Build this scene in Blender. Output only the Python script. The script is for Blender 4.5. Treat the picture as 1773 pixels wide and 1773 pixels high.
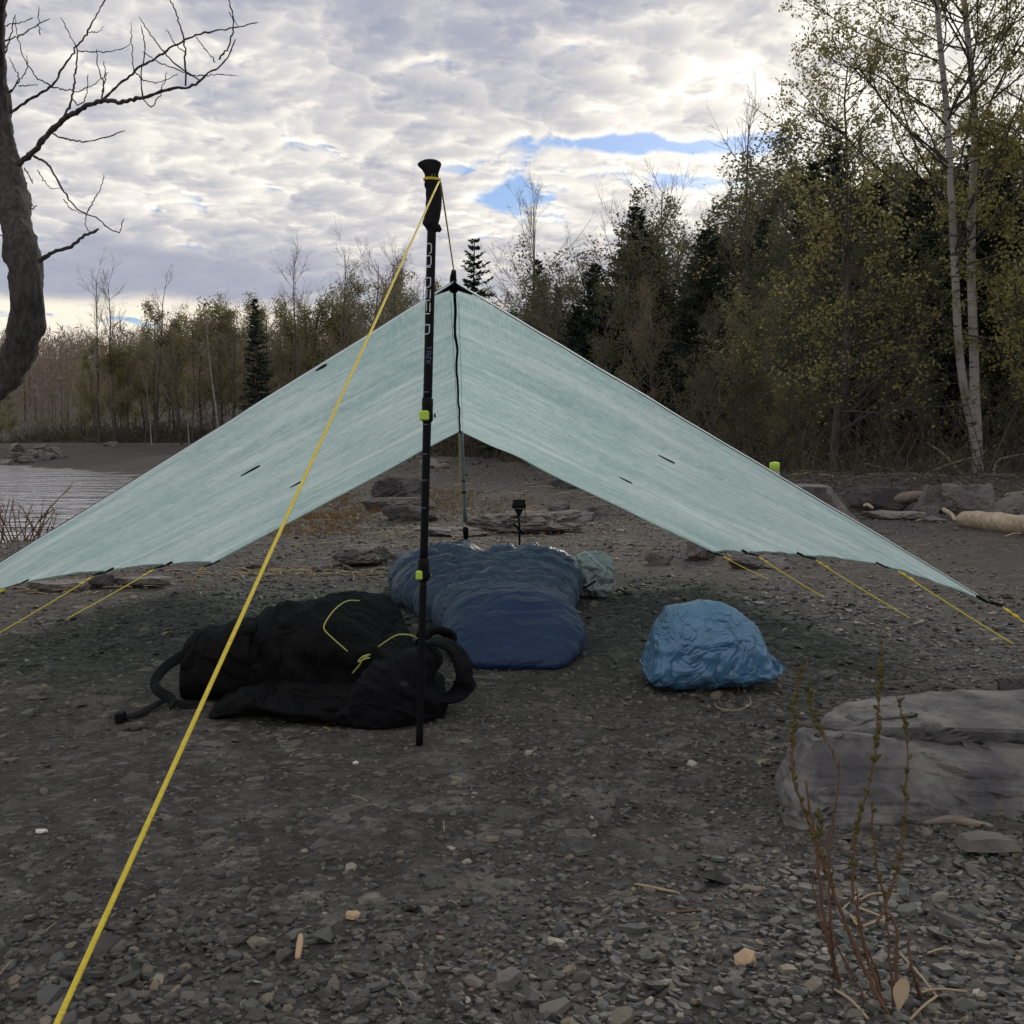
import bpy, bmesh, math, random
import numpy as np
from mathutils import Vector, Matrix

for o in list(bpy.data.objects): bpy.data.objects.remove(o)
S = bpy.context.scene
COL = S.collection
PI = math.pi
rad = math.radians

# ---------------------------------------------------------------- camera
F = 1859.0                      # focal length in pixels of the 1773 px photograph
TH = rad(3.9)                   # camera looks down a little
CAM = np.array([0.0, 0.0, 0.66])
cd = bpy.data.cameras.new('camera'); cam = bpy.data.objects.new('camera', cd); COL.objects.link(cam)
cam.location = CAM; cam.rotation_euler = (PI/2 - TH, 0, 0)
cd.sensor_width = 36; cd.lens = F/1773*36; cd.clip_start = 0.02; cd.clip_end = 3000
S.camera = cam
S.view_settings.view_transform = 'Standard'; S.view_settings.look = 'None'
S.view_settings.exposure = 0.30; S.view_settings.gamma = 1.0
S.render.engine = 'CYCLES'
S.cycles.max_bounces = 6; S.cycles.diffuse_bounces = 3; S.cycles.glossy_bounces = 2; S.cycles.transmission_bounces = 4; S.cycles.transparent_max_bounces = 4

SUN_AZ, SUN_EL = 19.0, 22.5     # degrees right of the view axis, above the horizon

# ---------------------------------------------------------------- node helper
class NT:
    def __init__(s, tree): s.t = tree; s.nodes = tree.nodes; s.links = tree.links
    def put(s, sock, v):
        if v is None: return
        if isinstance(v, bpy.types.NodeSocket): s.links.new(v, sock)
        else:
            if isinstance(v, (tuple, list)) and sock.type == 'RGBA' and len(v) == 3: v = (*v, 1)
            sock.default_value = v
    def n(s, typ, props=None, **ins):
        nd = s.nodes.new(typ)
        for k, v in (props or {}).items(): setattr(nd, k, v)
        for k, v in ins.items():
            k2 = k.replace('_', ' ')
            s.put(nd.inputs[k2] if k2 in nd.inputs else nd.inputs[int(k[1:])], v)
        return nd
    def m(s, op, a, b=None, c=None, clamp=False):
        nd = s.nodes.new('ShaderNodeMath'); nd.operation = op; nd.use_clamp = clamp
        s.put(nd.inputs[0], a); s.put(nd.inputs[1], b)
        if c is not None: s.put(nd.inputs[2], c)
        return nd.outputs[0]
    def vm(s, op, a, b=None):
        nd = s.nodes.new('ShaderNodeVectorMath'); nd.operation = op
        s.put(nd.inputs[0], a); s.put(nd.inputs[1], b)
        return nd.outputs['Value'] if op in ('DOT_PRODUCT', 'LENGTH') else nd.outputs[0]
    def sep(s, v): nd = s.nodes.new('ShaderNodeSeparateXYZ'); s.put(nd.inputs[0], v); return nd.outputs
    def comb(s, x, y, z): 
        nd = s.nodes.new('ShaderNodeCombineXYZ')
        for i, v in enumerate((x, y, z)): s.put(nd.inputs[i], v)
        return nd.outputs[0]
    def mix(s, f, a, b, blend='MIX'):
        nd = s.nodes.new('ShaderNodeMix'); nd.data_type = 'RGBA'; nd.blend_type = blend
        s.put(nd.inputs[0], f); s.put(nd.inputs[6], a); s.put(nd.inputs[7], b)
        return nd.outputs[2]
    def sm(s, v, lo, hi, a=0.0, b=1.0):
        nd = s.nodes.new('ShaderNodeMapRange'); nd.interpolation_type = 'SMOOTHSTEP'
        for i, q in enumerate((v, lo, hi, a, b)): s.put(nd.inputs[i], q)
        return nd.outputs[0]
    def noise(s, vec, scale, detail=4, rough=.55, dist=0.0, out=0):
        nd = s.n('ShaderNodeTexNoise', Scale=scale, Detail=detail, Roughness=rough, Distortion=dist)
        if vec is not None: s.put(nd.inputs['Vector'], vec)
        return nd.outputs[out]
    def ramp(s, f, stops):
        nd = s.nodes.new('ShaderNodeValToRGB'); s.put(nd.inputs[0], f)
        e = nd.color_ramp.elements
        while len(e) < len(stops): e.new(0.5)
        for q, (p, c) in zip(e, stops): q.position = p; q.color = (*c, 1)
        return nd.outputs[0]

def px_dir(px, py):
    u = (px-886.5)/F; v = (886.5-py)/F
    d = np.array([u, math.cos(TH)+v*math.sin(TH), -math.sin(TH)+v*math.cos(TH)])
    return d/np.linalg.norm(d)
def azel(px, py):
    d = px_dir(px, py)
    return math.degrees(math.atan2(d[0], d[1])), math.degrees(math.asin(d[2]))

# ---------------------------------------------------------------- sky
def make_world():
    w = bpy.data.worlds.new('World'); S.world = w; w.use_nodes = True
    w.node_tree.nodes.clear(); N = NT(w.node_tree)
    out = N.n('ShaderNodeOutputWorld')
    sky = N.n('ShaderNodeTexSky', dict(sky_type='NISHITA', sun_disc=False, sun_elevation=rad(SUN_EL),
              sun_rotation=rad(SUN_AZ), air_density=1.0, dust_density=0.3, ozone_density=3.0))
    g = N.n('ShaderNodeTexCoord').outputs['Generated']
    x, y, z = N.sep(g)
    zc = N.m('MAXIMUM', z, 0.0)
    az = N.m('MULTIPLY', N.m('ARCTAN2', x, y), 180/PI)
    el = N.m('MULTIPLY', N.m('ARCSINE', z), 180/PI)
    k = N.m('ADD', zc, 0.20)
    # the cloud sheet: directions projected on a high plane, flattened towards the horizon
    p = N.comb(N.m('DIVIDE', x, k), N.m('DIVIDE', y, k), 0.0)
    W = N.noise(p, 4.0, 2, .55, out=1)
    pw = N.vm('ADD', p, N.vm('MULTIPLY', N.vm('SUBTRACT', W, (.5, .5, .5)), (.10, .10, 0)))
    sd = (math.sin(rad(SUN_AZ)), math.cos(rad(SUN_AZ)), 0)
    SC = 7.0
    def puff(v, det):
        f = N.noise(v, SC, det, .60)
        o = N.m('SUBTRACT', f, .5)
        fw = N.vm('ADD', v, N.comb(N.m('MULTIPLY', o, .24), N.m('MULTIPLY', o, -.17), 0.0))
        c = N.n('ShaderNodeTexVoronoi', dict(feature='F1', voronoi_dimensions='2D'), Vector=fw, Scale=13.0).outputs['Distance']
        return N.m('ADD', N.m('MULTIPLY', f, .74), N.m('MULTIPLY', N.m('SUBTRACT', .95, N.m('MULTIPLY', c, c)), .22))
    n1 = puff(pw, 6)
    n1b = puff(N.vm('ADD', pw, (sd[0]*.018, sd[1]*.018, 0)), 4)
    big = N.noise(p, 1.7, 1, .5)
    # gaps: where the sheet breaks open
    wz = N.sep(W)
    a2 = N.m('ADD', az, N.m('ADD', N.m('MULTIPLY', N.m('SUBTRACT', wz[0], .5), 6.0), N.m('MULTIPLY', N.m('SUBTRACT', n1, .5), 3.0)))
    e2 = N.m('ADD', el, N.m('MULTIPLY', N.m('SUBTRACT', wz[1], .5), 2.8))
    def blob(px, py, rx, ry, amp, a=a2, e=e2):
        a0, e0 = azel(px, py)
        kx = rx/F*180/PI; ky = ry/F*180/PI
        dx = N.m('DIVIDE', N.m('SUBTRACT', a, a0), kx); dy = N.m('DIVIDE', N.m('SUBTRACT', e, e0), ky)
        r2 = N.m('ADD', N.m('MULTIPLY', dx, dx), N.m('MULTIPLY', dy, dy))
        return N.m('MULTIPLY', N.m('POWER', 2.718, N.m('MULTIPLY', r2, -1.0)), amp)
    def total(L):
        s = L[0]
        for q in L[1:]: s = N.m('ADD', s, q)
        return s
    gaps = total([blob(1150, 250, 240, 21, .42), blob(915, 330, 75, 50, .42), blob(1215, 318, 130, 13, .30),
                  blob(440, 285, 170, 34, .11), blob(260, 335, 120, 18, .12),
                  blob(90, 250, 110, 22, .12), blob(770, 285, 70, 12, .20), blob(30, 548, 110, 12, .20), blob(245, 560, 60, 14, .18)])
    field = N.m('SUBTRACT', N.m('ADD', n1, N.m('MULTIPLY', N.m('SUBTRACT', big, .5), .16)), gaps)
    cover = N.sm(field, .20, .40)
    low = N.m('MULTIPLY', N.sm(N.m('ADD', el, N.m('MULTIPLY', N.m('SUBTRACT', big, .5), 2.2)), 6.3, 7.2, 1, 0), N.sm(az, -4, -14))
    bank = N.m('MINIMUM', total([blob(40, 490, 420, 55, 1.0), blob(430, 455, 300, 42, .5), blob(330, 500, 300, 36, .5)]), 1.0)
    bank = N.m('MULTIPLY', bank, N.m('SUBTRACT', 1.0, low))
    calm = N.m('SUBTRACT', 1.0, N.m('MULTIPLY', bank, .75))
    # relief of the puffs: difference of density towards the sun
    emb = N.m('MULTIPLY', N.m('MULTIPLY', N.m('SUBTRACT', n1, n1b), 1.9), calm)
    thick = N.m('MULTIPLY', N.sm(field, .38, .66), calm)
    sdir = (math.sin(rad(SUN_AZ))*math.cos(rad(SUN_EL)), math.cos(rad(SUN_AZ))*math.cos(rad(SUN_EL)), math.sin(rad(SUN_EL)))
    dt = N.vm('DOT_PRODUCT', N.vm('NORMALIZE', g), sdir)
    glow = N.sm(dt, .945, 1.0)
    t = N.m('ADD', .82, emb)
    t = N.m('SUBTRACT', t, N.m('MULTIPLY', thick, .34))
    t = N.m('ADD', t, N.m('MULTIPLY', glow, .33))
    # the sheet is heavier overhead and in a low bank at the left
    t = N.m('SUBTRACT', t, blob(960, -90, 640, 165, .42))
    t = N.m('SUBTRACT', t, N.m('MULTIPLY', bank, .52), clamp=True)
    cc = N.ramp(t, [(0.0, (.25, .28, .38)), (.35, (.375, .385, .45)), (.62, (.56, .545, .55)), (.85, (.80, .76, .70)), (1.0, (.97, .93, .85))])
    
    cc = N.mix(N.m('MULTIPLY', low, N.sm(n1, .30, .55)), cc, (.86, .78, .66))
    cover = N.m('MAXIMUM', cover, N.m('MINIMUM', N.m('MULTIPLY', bank, 1.4), 1.0))
    b1 = N.n('ShaderNodeBackground', Color=N.mix(1.0, sky.outputs[0], (.86, .95, 1.12), 'MULTIPLY'), Strength=.070)
    b2 = N.n('ShaderNodeBackground', Color=cc, Strength=1.0)
    ms = N.n('ShaderNodeMixShader'); N.put(ms.inputs[0], cover)
    N.links.new(b1.outputs[0], ms.inputs[1]); N.links.new(b2.outputs[0], ms.inputs[2])
    N.links.new(ms.outputs[0], out.inputs[0])
    w.cycles.sampling_method = 'MANUAL'; w.cycles.sample_map_resolution = 512
make_world()
sl = bpy.data.lights.new('sun', 'SUN'); so = bpy.data.objects.new('sun', sl); COL.objects.link(so)
sl.energy = 1.5; sl.angle = rad(10); sl.color = (1.0, .93, .82)
_sd = Vector((math.sin(rad(SUN_AZ))*math.cos(rad(SUN_EL)), math.cos(rad(SUN_AZ))*math.cos(rad(SUN_EL)), math.sin(rad(SUN_EL))))
so.rotation_euler = _sd.to_track_quat('Z', 'Y').to_euler(); so.location = (8, 20, 12)

# ---------------------------------------------------------------- numpy helpers
def _hash(ix, iy, iz, seed):
    n = (ix*374761393 + iy*668265263 + iz*1440662683 + seed*974711 + 12345) & 0xffffffff
    n = ((n ^ (n >> 13))*1274126177) & 0xffffffff
    n = ((n ^ (n >> 15))*2246822519) & 0xffffffff
    return ((n ^ (n >> 16)) & 0xffffff)/float(0xffffff)
def vnoise(x, y, z=0.0, seed=0):
    x, y, z = np.broadcast_arrays(np.asarray(x, float), np.asarray(y, float), np.asarray(z, float))
    ix, iy, iz = (np.floor(q).astype(np.int64) for q in (x, y, z))
    fx, fy, fz = x-ix, y-iy, z-iz
    fx, fy, fz = (q*q*q*(q*(q*6-15)+10) for q in (fx, fy, fz))
    r = 0
    for a in (0, 1):
        for b in (0, 1):
            for c in (0, 1):
                wgt = (fx if a else 1-fx)*(fy if b else 1-fy)*(fz if c else 1-fz)
                r = r + wgt*_hash(ix+a, iy+b, iz+c, seed)
    return r
def fbm(x, y, z=0.0, seed=0, oct=4, gain=.5):
    r = 0; a = 1.0; t = 0
    x, y, z = np.asarray(x, float), np.asarray(y, float), np.asarray(z, float)
    for i in range(oct):
        r = r + a*(vnoise(x, y, z, seed+i*17)-.5); t += a
        a *= gain; x, y, z = x*2.03+.7, y*2.03+.3, z*2.03+.9
    return r/t*2
def sstep(a, b, x):
    t = np.clip((np.asarray(x, float)-a)/(b-a), 0, 1); return t*t*(3-2*t)

def poly_dist(pts, x, y):
    """unsigned distance to a polyline and inside-test of the closed polygon"""
    x = np.asarray(x, float); y = np.asarray(y, float)
    best = np.full(x.shape, 1e18); inside = np.zeros(x.shape, bool)
    n = len(pts)
    for i in range(n):
        ax, ay = pts[i]; bx, by = pts[(i+1) % n]
        dx, dy = bx-ax, by-ay
        t = np.clip(((x-ax)*dx+(y-ay)*dy)/(dx*dx+dy*dy), 0, 1)
        d = (x-ax-t*dx)**2+(y-ay-t*dy)**2
        best = np.minimum(best, d)
        with np.errstate(divide='ignore', invalid='ignore'):
            c = ((ay > y) != (by > y)) & (x < (bx-ax)*(y-ay)/(by-ay+1e-12)+ax)
        inside ^= c
    return np.sqrt(best), inside
WATER_Z = -0.40
WATER = [(-60, -60), (-15, 0), (-7.6, 7.2), (-4.9, 10.8), (-6.2, 19), (-9.3, 27), (-12.3, 33), (-21, 44.5), (-45, 60), (-130, 90), (-600, 120), (-600, -60)]
WOOD = [(200, 3), (30, 7), (7, 9.7), (3.0, 10.2), (1.9, 14), (1.0, 22), (-1.0, 35), (-11, 55), (-40, 66), (-150, 100), (-600, 160), (-600, 900), (900, 900), (900, 3)]
def gz_base(x, y):
    d, ins = poly_dist(WATER, x, y); s = np.where(ins, -d, d)
    z = np.where(s < 0, np.maximum(WATER_Z+s*.12, -1.5), WATER_Z+.40*sstep(0, 4.2, s))
    z = z + .45*sstep(34, 60, y)*sstep(0, 12, s)
    d2, in2 = poly_dist(WOOD, x, y); q = np.where(in2, d2, -d2)
    z = z + .26*sstep(-.3, .8, q)*sstep(1.0, 3.4, x) + .10*np.clip(q-2, 0, 40) + .13*np.clip(q-42, 0, 110) 
    return z
def gz(x, y):
    x = np.asarray(x, float); y = np.asarray(y, float)
    r = np.hypot(x, y)
    amp = np.clip(r/6, .5, 6)
    z = gz_base(x, y)
    z = z + .020*fbm(x*.9, y*.9, seed=3)*amp*sstep(.5, 2.5, r) + .011*fbm(x*3.1, y*3.1, seed=8, oct=3)*sstep(30, 8, r)
    # scuffed hollows in the gravel
    for hx, hy, hr, hd in ((-.55, 4.35, .16, -.035), (.33, 1.75, .30, -.02), (.10, 2.0, .22, .015), (-.75, 1.6, .35, .015), (.75, 1.45, .3, -.015)):
        z = z + hd*np.exp(-((x-hx)**2+(y-hy)**2)/hr**2)
    return z
def at(px, py, d):
    q = px_dir(px, py); return CAM + q*(d/q[1])
def G(px, py):
    q = px_dir(px, py); t = .66/max(1e-4, -q[2])
    for _ in range(12):
        p = CAM+q*t; t = (CAM[2]-float(gz(p[0], p[1])))/max(1e-4, -q[2]); t = min(t, 70)
    return CAM+q*t

# ---------------------------------------------------------------- mesh builder
class MB:
    def __init__(s): s.V = []; s.L = []; s.T = []; s.n = 0
    def add(s, V, Fc):
        V = np.asarray(V, float).reshape(-1, 3); Fc = np.asarray(Fc, np.int64)
        s.V.append(V); s.L.append((Fc+s.n).ravel()); s.T.append(np.full(len(Fc), Fc.shape[1])); s.n += len(V)
        return s
    def tubes(s, P, R, sides=5, cap=False):
        """P (B,n,3) paths, R (B,n) radii"""
        P = np.asarray(P, float); R = np.asarray(R, float)
        B, n, _ = P.shape
        T = np.gradient(P, axis=1); T /= np.linalg.norm(T, axis=2, keepdims=True)+1e-12
        mean = P[:, -1]-P[:, 0]; mean /= np.linalg.norm(mean, axis=1, keepdims=True)+1e-12
        ax = np.argmin(np.abs(mean), axis=1); ref = np.eye(3)[ax][:, None, :]
        U = np.cross(T, np.broadcast_to(ref, T.shape)); U /= np.linalg.norm(U, axis=2, keepdims=True)+1e-12
        W = np.cross(T, U)
        a = np.arange(sides)*2*PI/sides
        V = P[:, :, None, :] + R[:, :, None, None]*(U[:, :, None, :]*np.cos(a)[None, None, :, None] + W[:, :, None, :]*np.sin(a)[None, None, :, None])
        i = np.arange(n-1)[:, None]; j = np.arange(sides)[None, :]; j2 = (j+1) % sides
        q = np.stack([i*sides+j, i*sides+j2, (i+1)*sides+j2, (i+1)*sides+j], -1).reshape(-1, 4)
        Fc = (q[None]+(np.arange(B)*n*sides)[:, None, None]).reshape(-1, 4)
        base = s.n
        s.add(V, Fc)
        if cap:
            e = []
            for b in range(B):
                o = b*n*sides
                e.append([o+k for k in range(sides)][::-1]); e.append([o+(n-1)*sides+k for k in range(sides)])
            s.L.append(np.array(e).ravel()+base); s.T.append(np.full(len(e), sides))
        return s
    def tube(s, pts, r, sides=8, cap=True):
        pts = np.asarray(pts, float); r = np.full(len(pts), r) if np.isscalar(r) else np.asarray(r, float)
        return s.tubes(pts[None], r[None], sides, cap)
    def grid(s, P, closed_u=False, closed_v=False):
        P = np.asarray(P, float); nu, nv, _ = P.shape
        iu = np.arange(nu if closed_u else nu-1)[:, None]; iv = np.arange(nv if closed_v else nv-1)[None]
        iu2 = (iu+1) % nu; iv2 = (iv+1) % nv
        q = np.stack([iu*nv+iv+0*iv2, iu2*nv+iv, iu2*nv+iv2, iu*nv+iv2], -1).reshape(-1, 4)
        return s.add(P.reshape(-1, 3), q)
    def hull(s, pts):
        bm = bmesh.new()
        for p in pts: bm.verts.new(p)
        r = bmesh.ops.convex_hull(bm, input=bm.verts)
        bmesh.ops.delete(bm, geom=list({g for g in r['geom_interior'] + r['geom_unused'] if isinstance(g, bmesh.types.BMVert)}), context='VERTS')
        bm.verts.index_update(); bmesh.ops.recalc_face_normals(bm, faces=bm.faces)
        V = [v.co[:] for v in bm.verts]; Fc = [[v.index for v in f.verts] for f in bm.faces]
        bm.free(); return s.add(V, Fc)
    def rbox(s, c, size, b=.003, M=None):
        hx, hy, hz = (q/2 for q in size); pts = []
        for sx in (-1, 1):
            for sy in (-1, 1):
                for sz in (-1, 1):
                    for k in range(3):
                        q = [hx-b, hy-b, hz-b]; q[k] += b
                        pts.append(np.array([sx*q[0], sy*q[1], sz*q[2]]))
        pts = np.array(pts)
        if M is not None: pts = pts @ np.asarray(M).T
        return s.hull(pts+np.asarray(c))
    def quads(s, P, A, B_):
        """many quads: centre P, half axes A, B"""
        V = np.stack([P-A-B_, P+A-B_, P+A+B_, P-A+B_], 1).reshape(-1, 3)
        return s.add(V, np.arange(len(P)*4).reshape(-1, 4))
    def diamonds(s, P, A, B_):
        V = np.stack([P-A, P-B_*.9+A*.1, P+A, P+B_*.9+A*.1], 1).reshape(-1, 3)
        return s.add(V, np.arange(len(P)*4).reshape(-1, 4))
    def mesh(s, name, mat, smooth=False):
        me = bpy.data.meshes.new(name)
        V = np.concatenate(s.V); L = np.concatenate(s.L).astype(np.int32); T = np.concatenate(s.T).astype(np.int32)
        me.vertices.add(len(V)); me.vertices.foreach_set('co', V.astype(np.float32).ravel())
        me.loops.add(len(L)); me.loops.foreach_set('vertex_index', L)
        me.polygons.add(len(T))
        st = np.zeros(len(T), np.int32); st[1:] = np.cumsum(T)[:-1]
        me.polygons.foreach_set('loop_start', st)
        if hasattr(me.polygons[0], 'loop_total'):
            try: me.polygons.foreach_set('loop_total', T)
            except Exception: pass
        me.polygons.foreach_set('use_smooth', np.full(len(T), bool(smooth)))
        me.update(calc_edges=True); me.validate()
        me.materials.append(mat)
        return me
    def build(s, name, mat, parent=None, smooth=False, **tags):
        return place(name, s.mesh(name, mat, smooth), parent, **tags)
def tag(o, label=None, cat=None, group=None, kind=None):
    if label: o['label'] = label
    if cat: o['category'] = cat
    if group: o['group'] = group
    if kind: o['kind'] = kind
    return o
def place(name, me, parent=None, loc=None, rot=None, scale=None, **tags):
    o = bpy.data.objects.new(name, me); COL.objects.link(o)
    if parent is not None: o.parent = parent
    if loc is not None: o.location = loc
    if rot is not None: o.rotation_euler = rot
    if scale is not None: o.scale = (scale,)*3 if np.isscalar(scale) else scale
    return tag(o, **tags)
def empty(name, loc=(0, 0, 0), **tags):
    o = bpy.data.objects.new(name, None); COL.objects.link(o); o.location = loc; o.empty_display_size = .1
    return tag(o, **tags)
class Thing:
    """an Empty at the base; parts are given in world space and moved into its frame"""
    def __init__(s, name, loc, **tags): s.loc = np.asarray(loc, float); s.o = empty(name, loc, **tags)
    def part(s, name, mb, mat, smooth=True, parent=None, label=None):
        mb.V = [v-s.loc for v in mb.V]
        return mb.build(name, mat, parent or s.o, smooth, label=label)
def smooth_path(pts, n):
    """Catmull-Rom through pts"""
    pts = np.asarray(pts, float)
    if len(pts) == 2: return pts[0]+(pts[1]-pts[0])*np.linspace(0, 1, n)[:, None]
    d = np.r_[0, np.cumsum(np.linalg.norm(np.diff(pts, axis=0), axis=1))]
    P = np.vstack([2*pts[0]-pts[1], pts, 2*pts[-1]-pts[-2]])
    out = []
    for t in np.linspace(0, d[-1], n):
        i = min(np.searchsorted(d, t, 'right')-1, len(pts)-2)
        u = (t-d[i])/(d[i+1]-d[i]+1e-12)
        p0, p1, p2, p3 = P[i:i+4]
        out.append(.5*((2*p1)+(-p0+p2)*u+(2*p0-5*p1+4*p2-p3)*u*u+(-p0+3*p1-3*p2+p3)*u**3))
    return np.array(out)
def unit(v): return v/(np.linalg.norm(v, axis=-1, keepdims=True)+1e-12)

# ---------------------------------------------------------------- materials
def material(name):
    m = bpy.data.materials.new(name); m.use_nodes = True; m.node_tree.nodes.clear()
    N = NT(m.node_tree); N.out = N.n('ShaderNodeOutputMaterial'); N.mat = m
    N.co = N.n('ShaderNodeTexCoord').outputs['Object']
    return N
def finish(N, shader): N.links.new(shader.outputs[0] if hasattr(shader, 'outputs') else shader, N.out.inputs[0]); return N.mat
def bump(N, h, strength=.5, dist=.01):
    return N.n('ShaderNodeBump', Strength=strength, Distance=dist, Height=h).outputs[0]
def princ(N, col, rough=.8, normal=None, spec=.3, **kw):
    b = N.n('ShaderNodeBsdfPrincipled', Base_Color=col, Roughness=rough)
    N.put(b.inputs['Specular IOR Level'], spec)
    if normal is not None: N.put(b.inputs['Normal'], normal)
    for k, v in kw.items(): N.put(b.inputs[k.replace('_', ' ')], v)
    return b
def m_plain(name, col, rough=.7, spec=.3, scale=40, var=.35, bs=.2, bd=.002):
    N = material(name)
    n = N.noise(N.co, scale, 4)
    c = N.mix(n, tuple(q*(1-var) for q in col), tuple(min(1, q*(1+var)) for q in col))
    return finish(N, princ(N, c, rough, bump(N, N.noise(N.co, scale*2.2, 3), bs, bd), spec))
def m_gravel_ground():
    N = material('gravel_ground')
    p = N.co
    v1 = N.n('ShaderNodeTexVoronoi', dict(feature='F1'), Vector=p, Scale=70.0, Randomness=1.0)
    v2 = N.n('ShaderNodeTexVoronoi', dict(feature='F1'), Vector=p, Scale=24.0, Randomness=1.0)
    v3 = N.n('ShaderNodeTexVoronoi', dict(feature='F1'), Vector=p, Scale=8.0, Randomness=1.0)
    r1 = N.sep(v1.outputs['Color'])[0]; r2 = N.sep(v2.outputs['Color'])[1]; r3 = N.sep(v3.outputs['Color'])[2]
    stops = [(0, (.025, .0245, .0235)), (.45, (.049, .048, .045)), (.75, (.080, .077, .072)), (.92, (.122, .115, .102)), (1, (.24, .225, .20))]
    c1 = N.ramp(r1, stops); c2 = N.ramp(r2, stops); c3 = N.ramp(r3, stops)
    c = N.mix(.5, c1, c2)
    big = N.noise(p, .55, 5, .6); mid = N.noise(p, 3.0, 4, .6)
    c = N.mix(N.m('MULTIPLY', N.sm(mid, .42, .62), .35), c, c3)
    c = N.mix(N.m('MULTIPLY', N.sm(big, .42, .68), .55), c, (.062, .054, .046))
    # far beach and forest floor: brown duff
    y = N.sep(p)[1]
    c = N.mix(N.m('MULTIPLY', N.sm(y, 9, 45), .65), c, (.055, .047, .040))
    h = N.m('ADD', N.m('MULTIPLY', v1.outputs['Distance'], -.35), N.m('ADD', N.m('MULTIPLY', v2.outputs['Distance'], -.6), N.m('MULTIPLY', mid, .8)))
    h = N.m('ADD', h, N.m('MULTIPLY', N.noise(p, 160, 3), .25))
    nb = N.n('ShaderNodeBump', Strength=.8, Distance=.05, Height=N.noise(p, 5.5, 6, .65)).outputs[0]
    nb2 = N.n('ShaderNodeBump', Strength=.9, Distance=.018, Height=h, Normal=nb).outputs[0]
    return finish(N, princ(N, c, .85, nb2, .18))
def m_pebble(name='slate_pebble', info='island'):
    N = material(name)
    if info == 'island': r = N.n('ShaderNodeNewGeometry').outputs['Random Per Island']
    else: r = N.n('ShaderNodeObjectInfo').outputs['Random']
    c = N.ramp(r, [(0, (.031, .031, .031)), (.25, (.057, .057, .056)), (.5, (.090, .088, .084)), (.68, (.078, .086, .086)), (.84, (.138, .130, .114)), (.94, (.13, .106, .085)), (.99, (.21, .18, .13)), (1, (.36, .34, .31))])
    c = N.mix(N.m('MULTIPLY', N.noise(N.co, 120, 3), .6), c, N.mix(1.0, c, (.55, .55, .55), 'MULTIPLY'))
    return finish(N, princ(N, c, .62, bump(N, N.noise(N.co, 220, 3), .35, .002), .35))
def m_rock(name, base=(.11, .102, .105), light=(.19, .175, .17), strata=0.0, sc=1.0):
    N = material(name)
    n = N.noise(N.co, 5*sc, 7, .62); n2 = N.noise(N.co, 38*sc, 5, .65)
    c = N.mix(N.sm(n, .35, .68), base, light)
    c = N.mix(N.m('MULTIPLY', N.sm(n2, .5, .75), .5), c, tuple(q*.5 for q in base))
    c = N.mix(N.m('MULTIPLY', N.sm(N.noise(N.co, 2.2*sc, 4), .55, .75), .3), c, (.15, .115, .085))
    h = N.m('ADD', N.m('MULTIPLY', n, .8), N.m('MULTIPLY', n2, .35))
    if strata:
        q = N.vm('ADD', N.vm('MULTIPLY', N.co, (3, 3, 90*strata)), N.vm('MULTIPLY', N.noise(N.co, 3, 3, out=1), (0, 0, 5)))
        h = N.m('ADD', h, N.m('MULTIPLY', N.noise(q, 1.0, 4, .6), .5))
    return finish(N, princ(N, c, .85, bump(N, h, .7, .03/sc), .2))
def m_bark(name, a, b, vs=(14, 14, 3), bd=.012):
    N = material(name)
    q = N.vm('MULTIPLY', N.co, vs)
    n = N.noise(q, 2.0, 6, .65); n2 = N.noise(N.co, 7.0, 4)
    c = N.mix(N.sm(n, .35, .7), a, b); c = N.mix(N.m('MULTIPLY', n2, .5), c, tuple(x*.55 for x in a))
    return finish(N, princ(N, c, .9, bump(N, n, .9, bd), .15))
def m_birch():
    N = material('birch_bark')
    q = N.vm('MULTIPLY', N.co, (5, 5, 26))
    n = N.noise(q, 1.0, 5, .6); n2 = N.noise(N.co, 2.2, 3)
    c = N.mix(N.sm(n, .55, .63), (.30, .28, .275), (.045, .042, .042))
    c = N.mix(N.m('MULTIPLY', N.sm(n2, .45, .65), .55), c, (.13, .12, .115))
    return finish(N, princ(N, c, .75, bump(N, n, .4, .004), .2))
def m_leaf(name, a, b, trans=.45):
    N = material(name)
    r = N.n('ShaderNodeNewGeometry').outputs['Random Per Island']
    c = N.mix(r, a, b)
    d = N.n('ShaderNodeBsdfDiffuse', Color=c); t = N.n('ShaderNodeBsdfTranslucent', Color=c)
    mx = N.n('ShaderNodeMixShader'); mx.inputs[0].default_value = trans
    N.links.new(d.outputs[0], mx.inputs[1]); N.links.new(t.outputs[0], mx.inputs[2])
    return finish(N, mx)
def m_fabric(name, col, rough=.5, spec=.4, sheen=.3, bscale=25, bs=.25, bd=.006, var=.25, crease=0, cs=9.0, vs=(1, 1, 1)):
    N = material(name)
    n = N.noise(N.co, bscale, 5, .6)
    c = N.mix(N.noise(N.co, bscale*.35, 3), tuple(q*(1-var) for q in col), tuple(q*(1+var) for q in col))
    nb = bump(N, n, bs, bd)
    if crease:
        q = N.vm('MULTIPLY', N.co, vs)
        r = N.m('ABSOLUTE', N.m('SUBTRACT', N.noise(q, cs, 3, .5, .8), .5))
        nb = N.n('ShaderNodeBump', Strength=1.0, Distance=crease, Height=N.m('POWER', N.m('MULTIPLY', r, 3.0), .7), Normal=nb).outputs[0]
    b = princ(N, c, rough, nb, spec, Sheen_Weight=sheen, Sheen_Roughness=.4)
    return finish(N, b)
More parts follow.
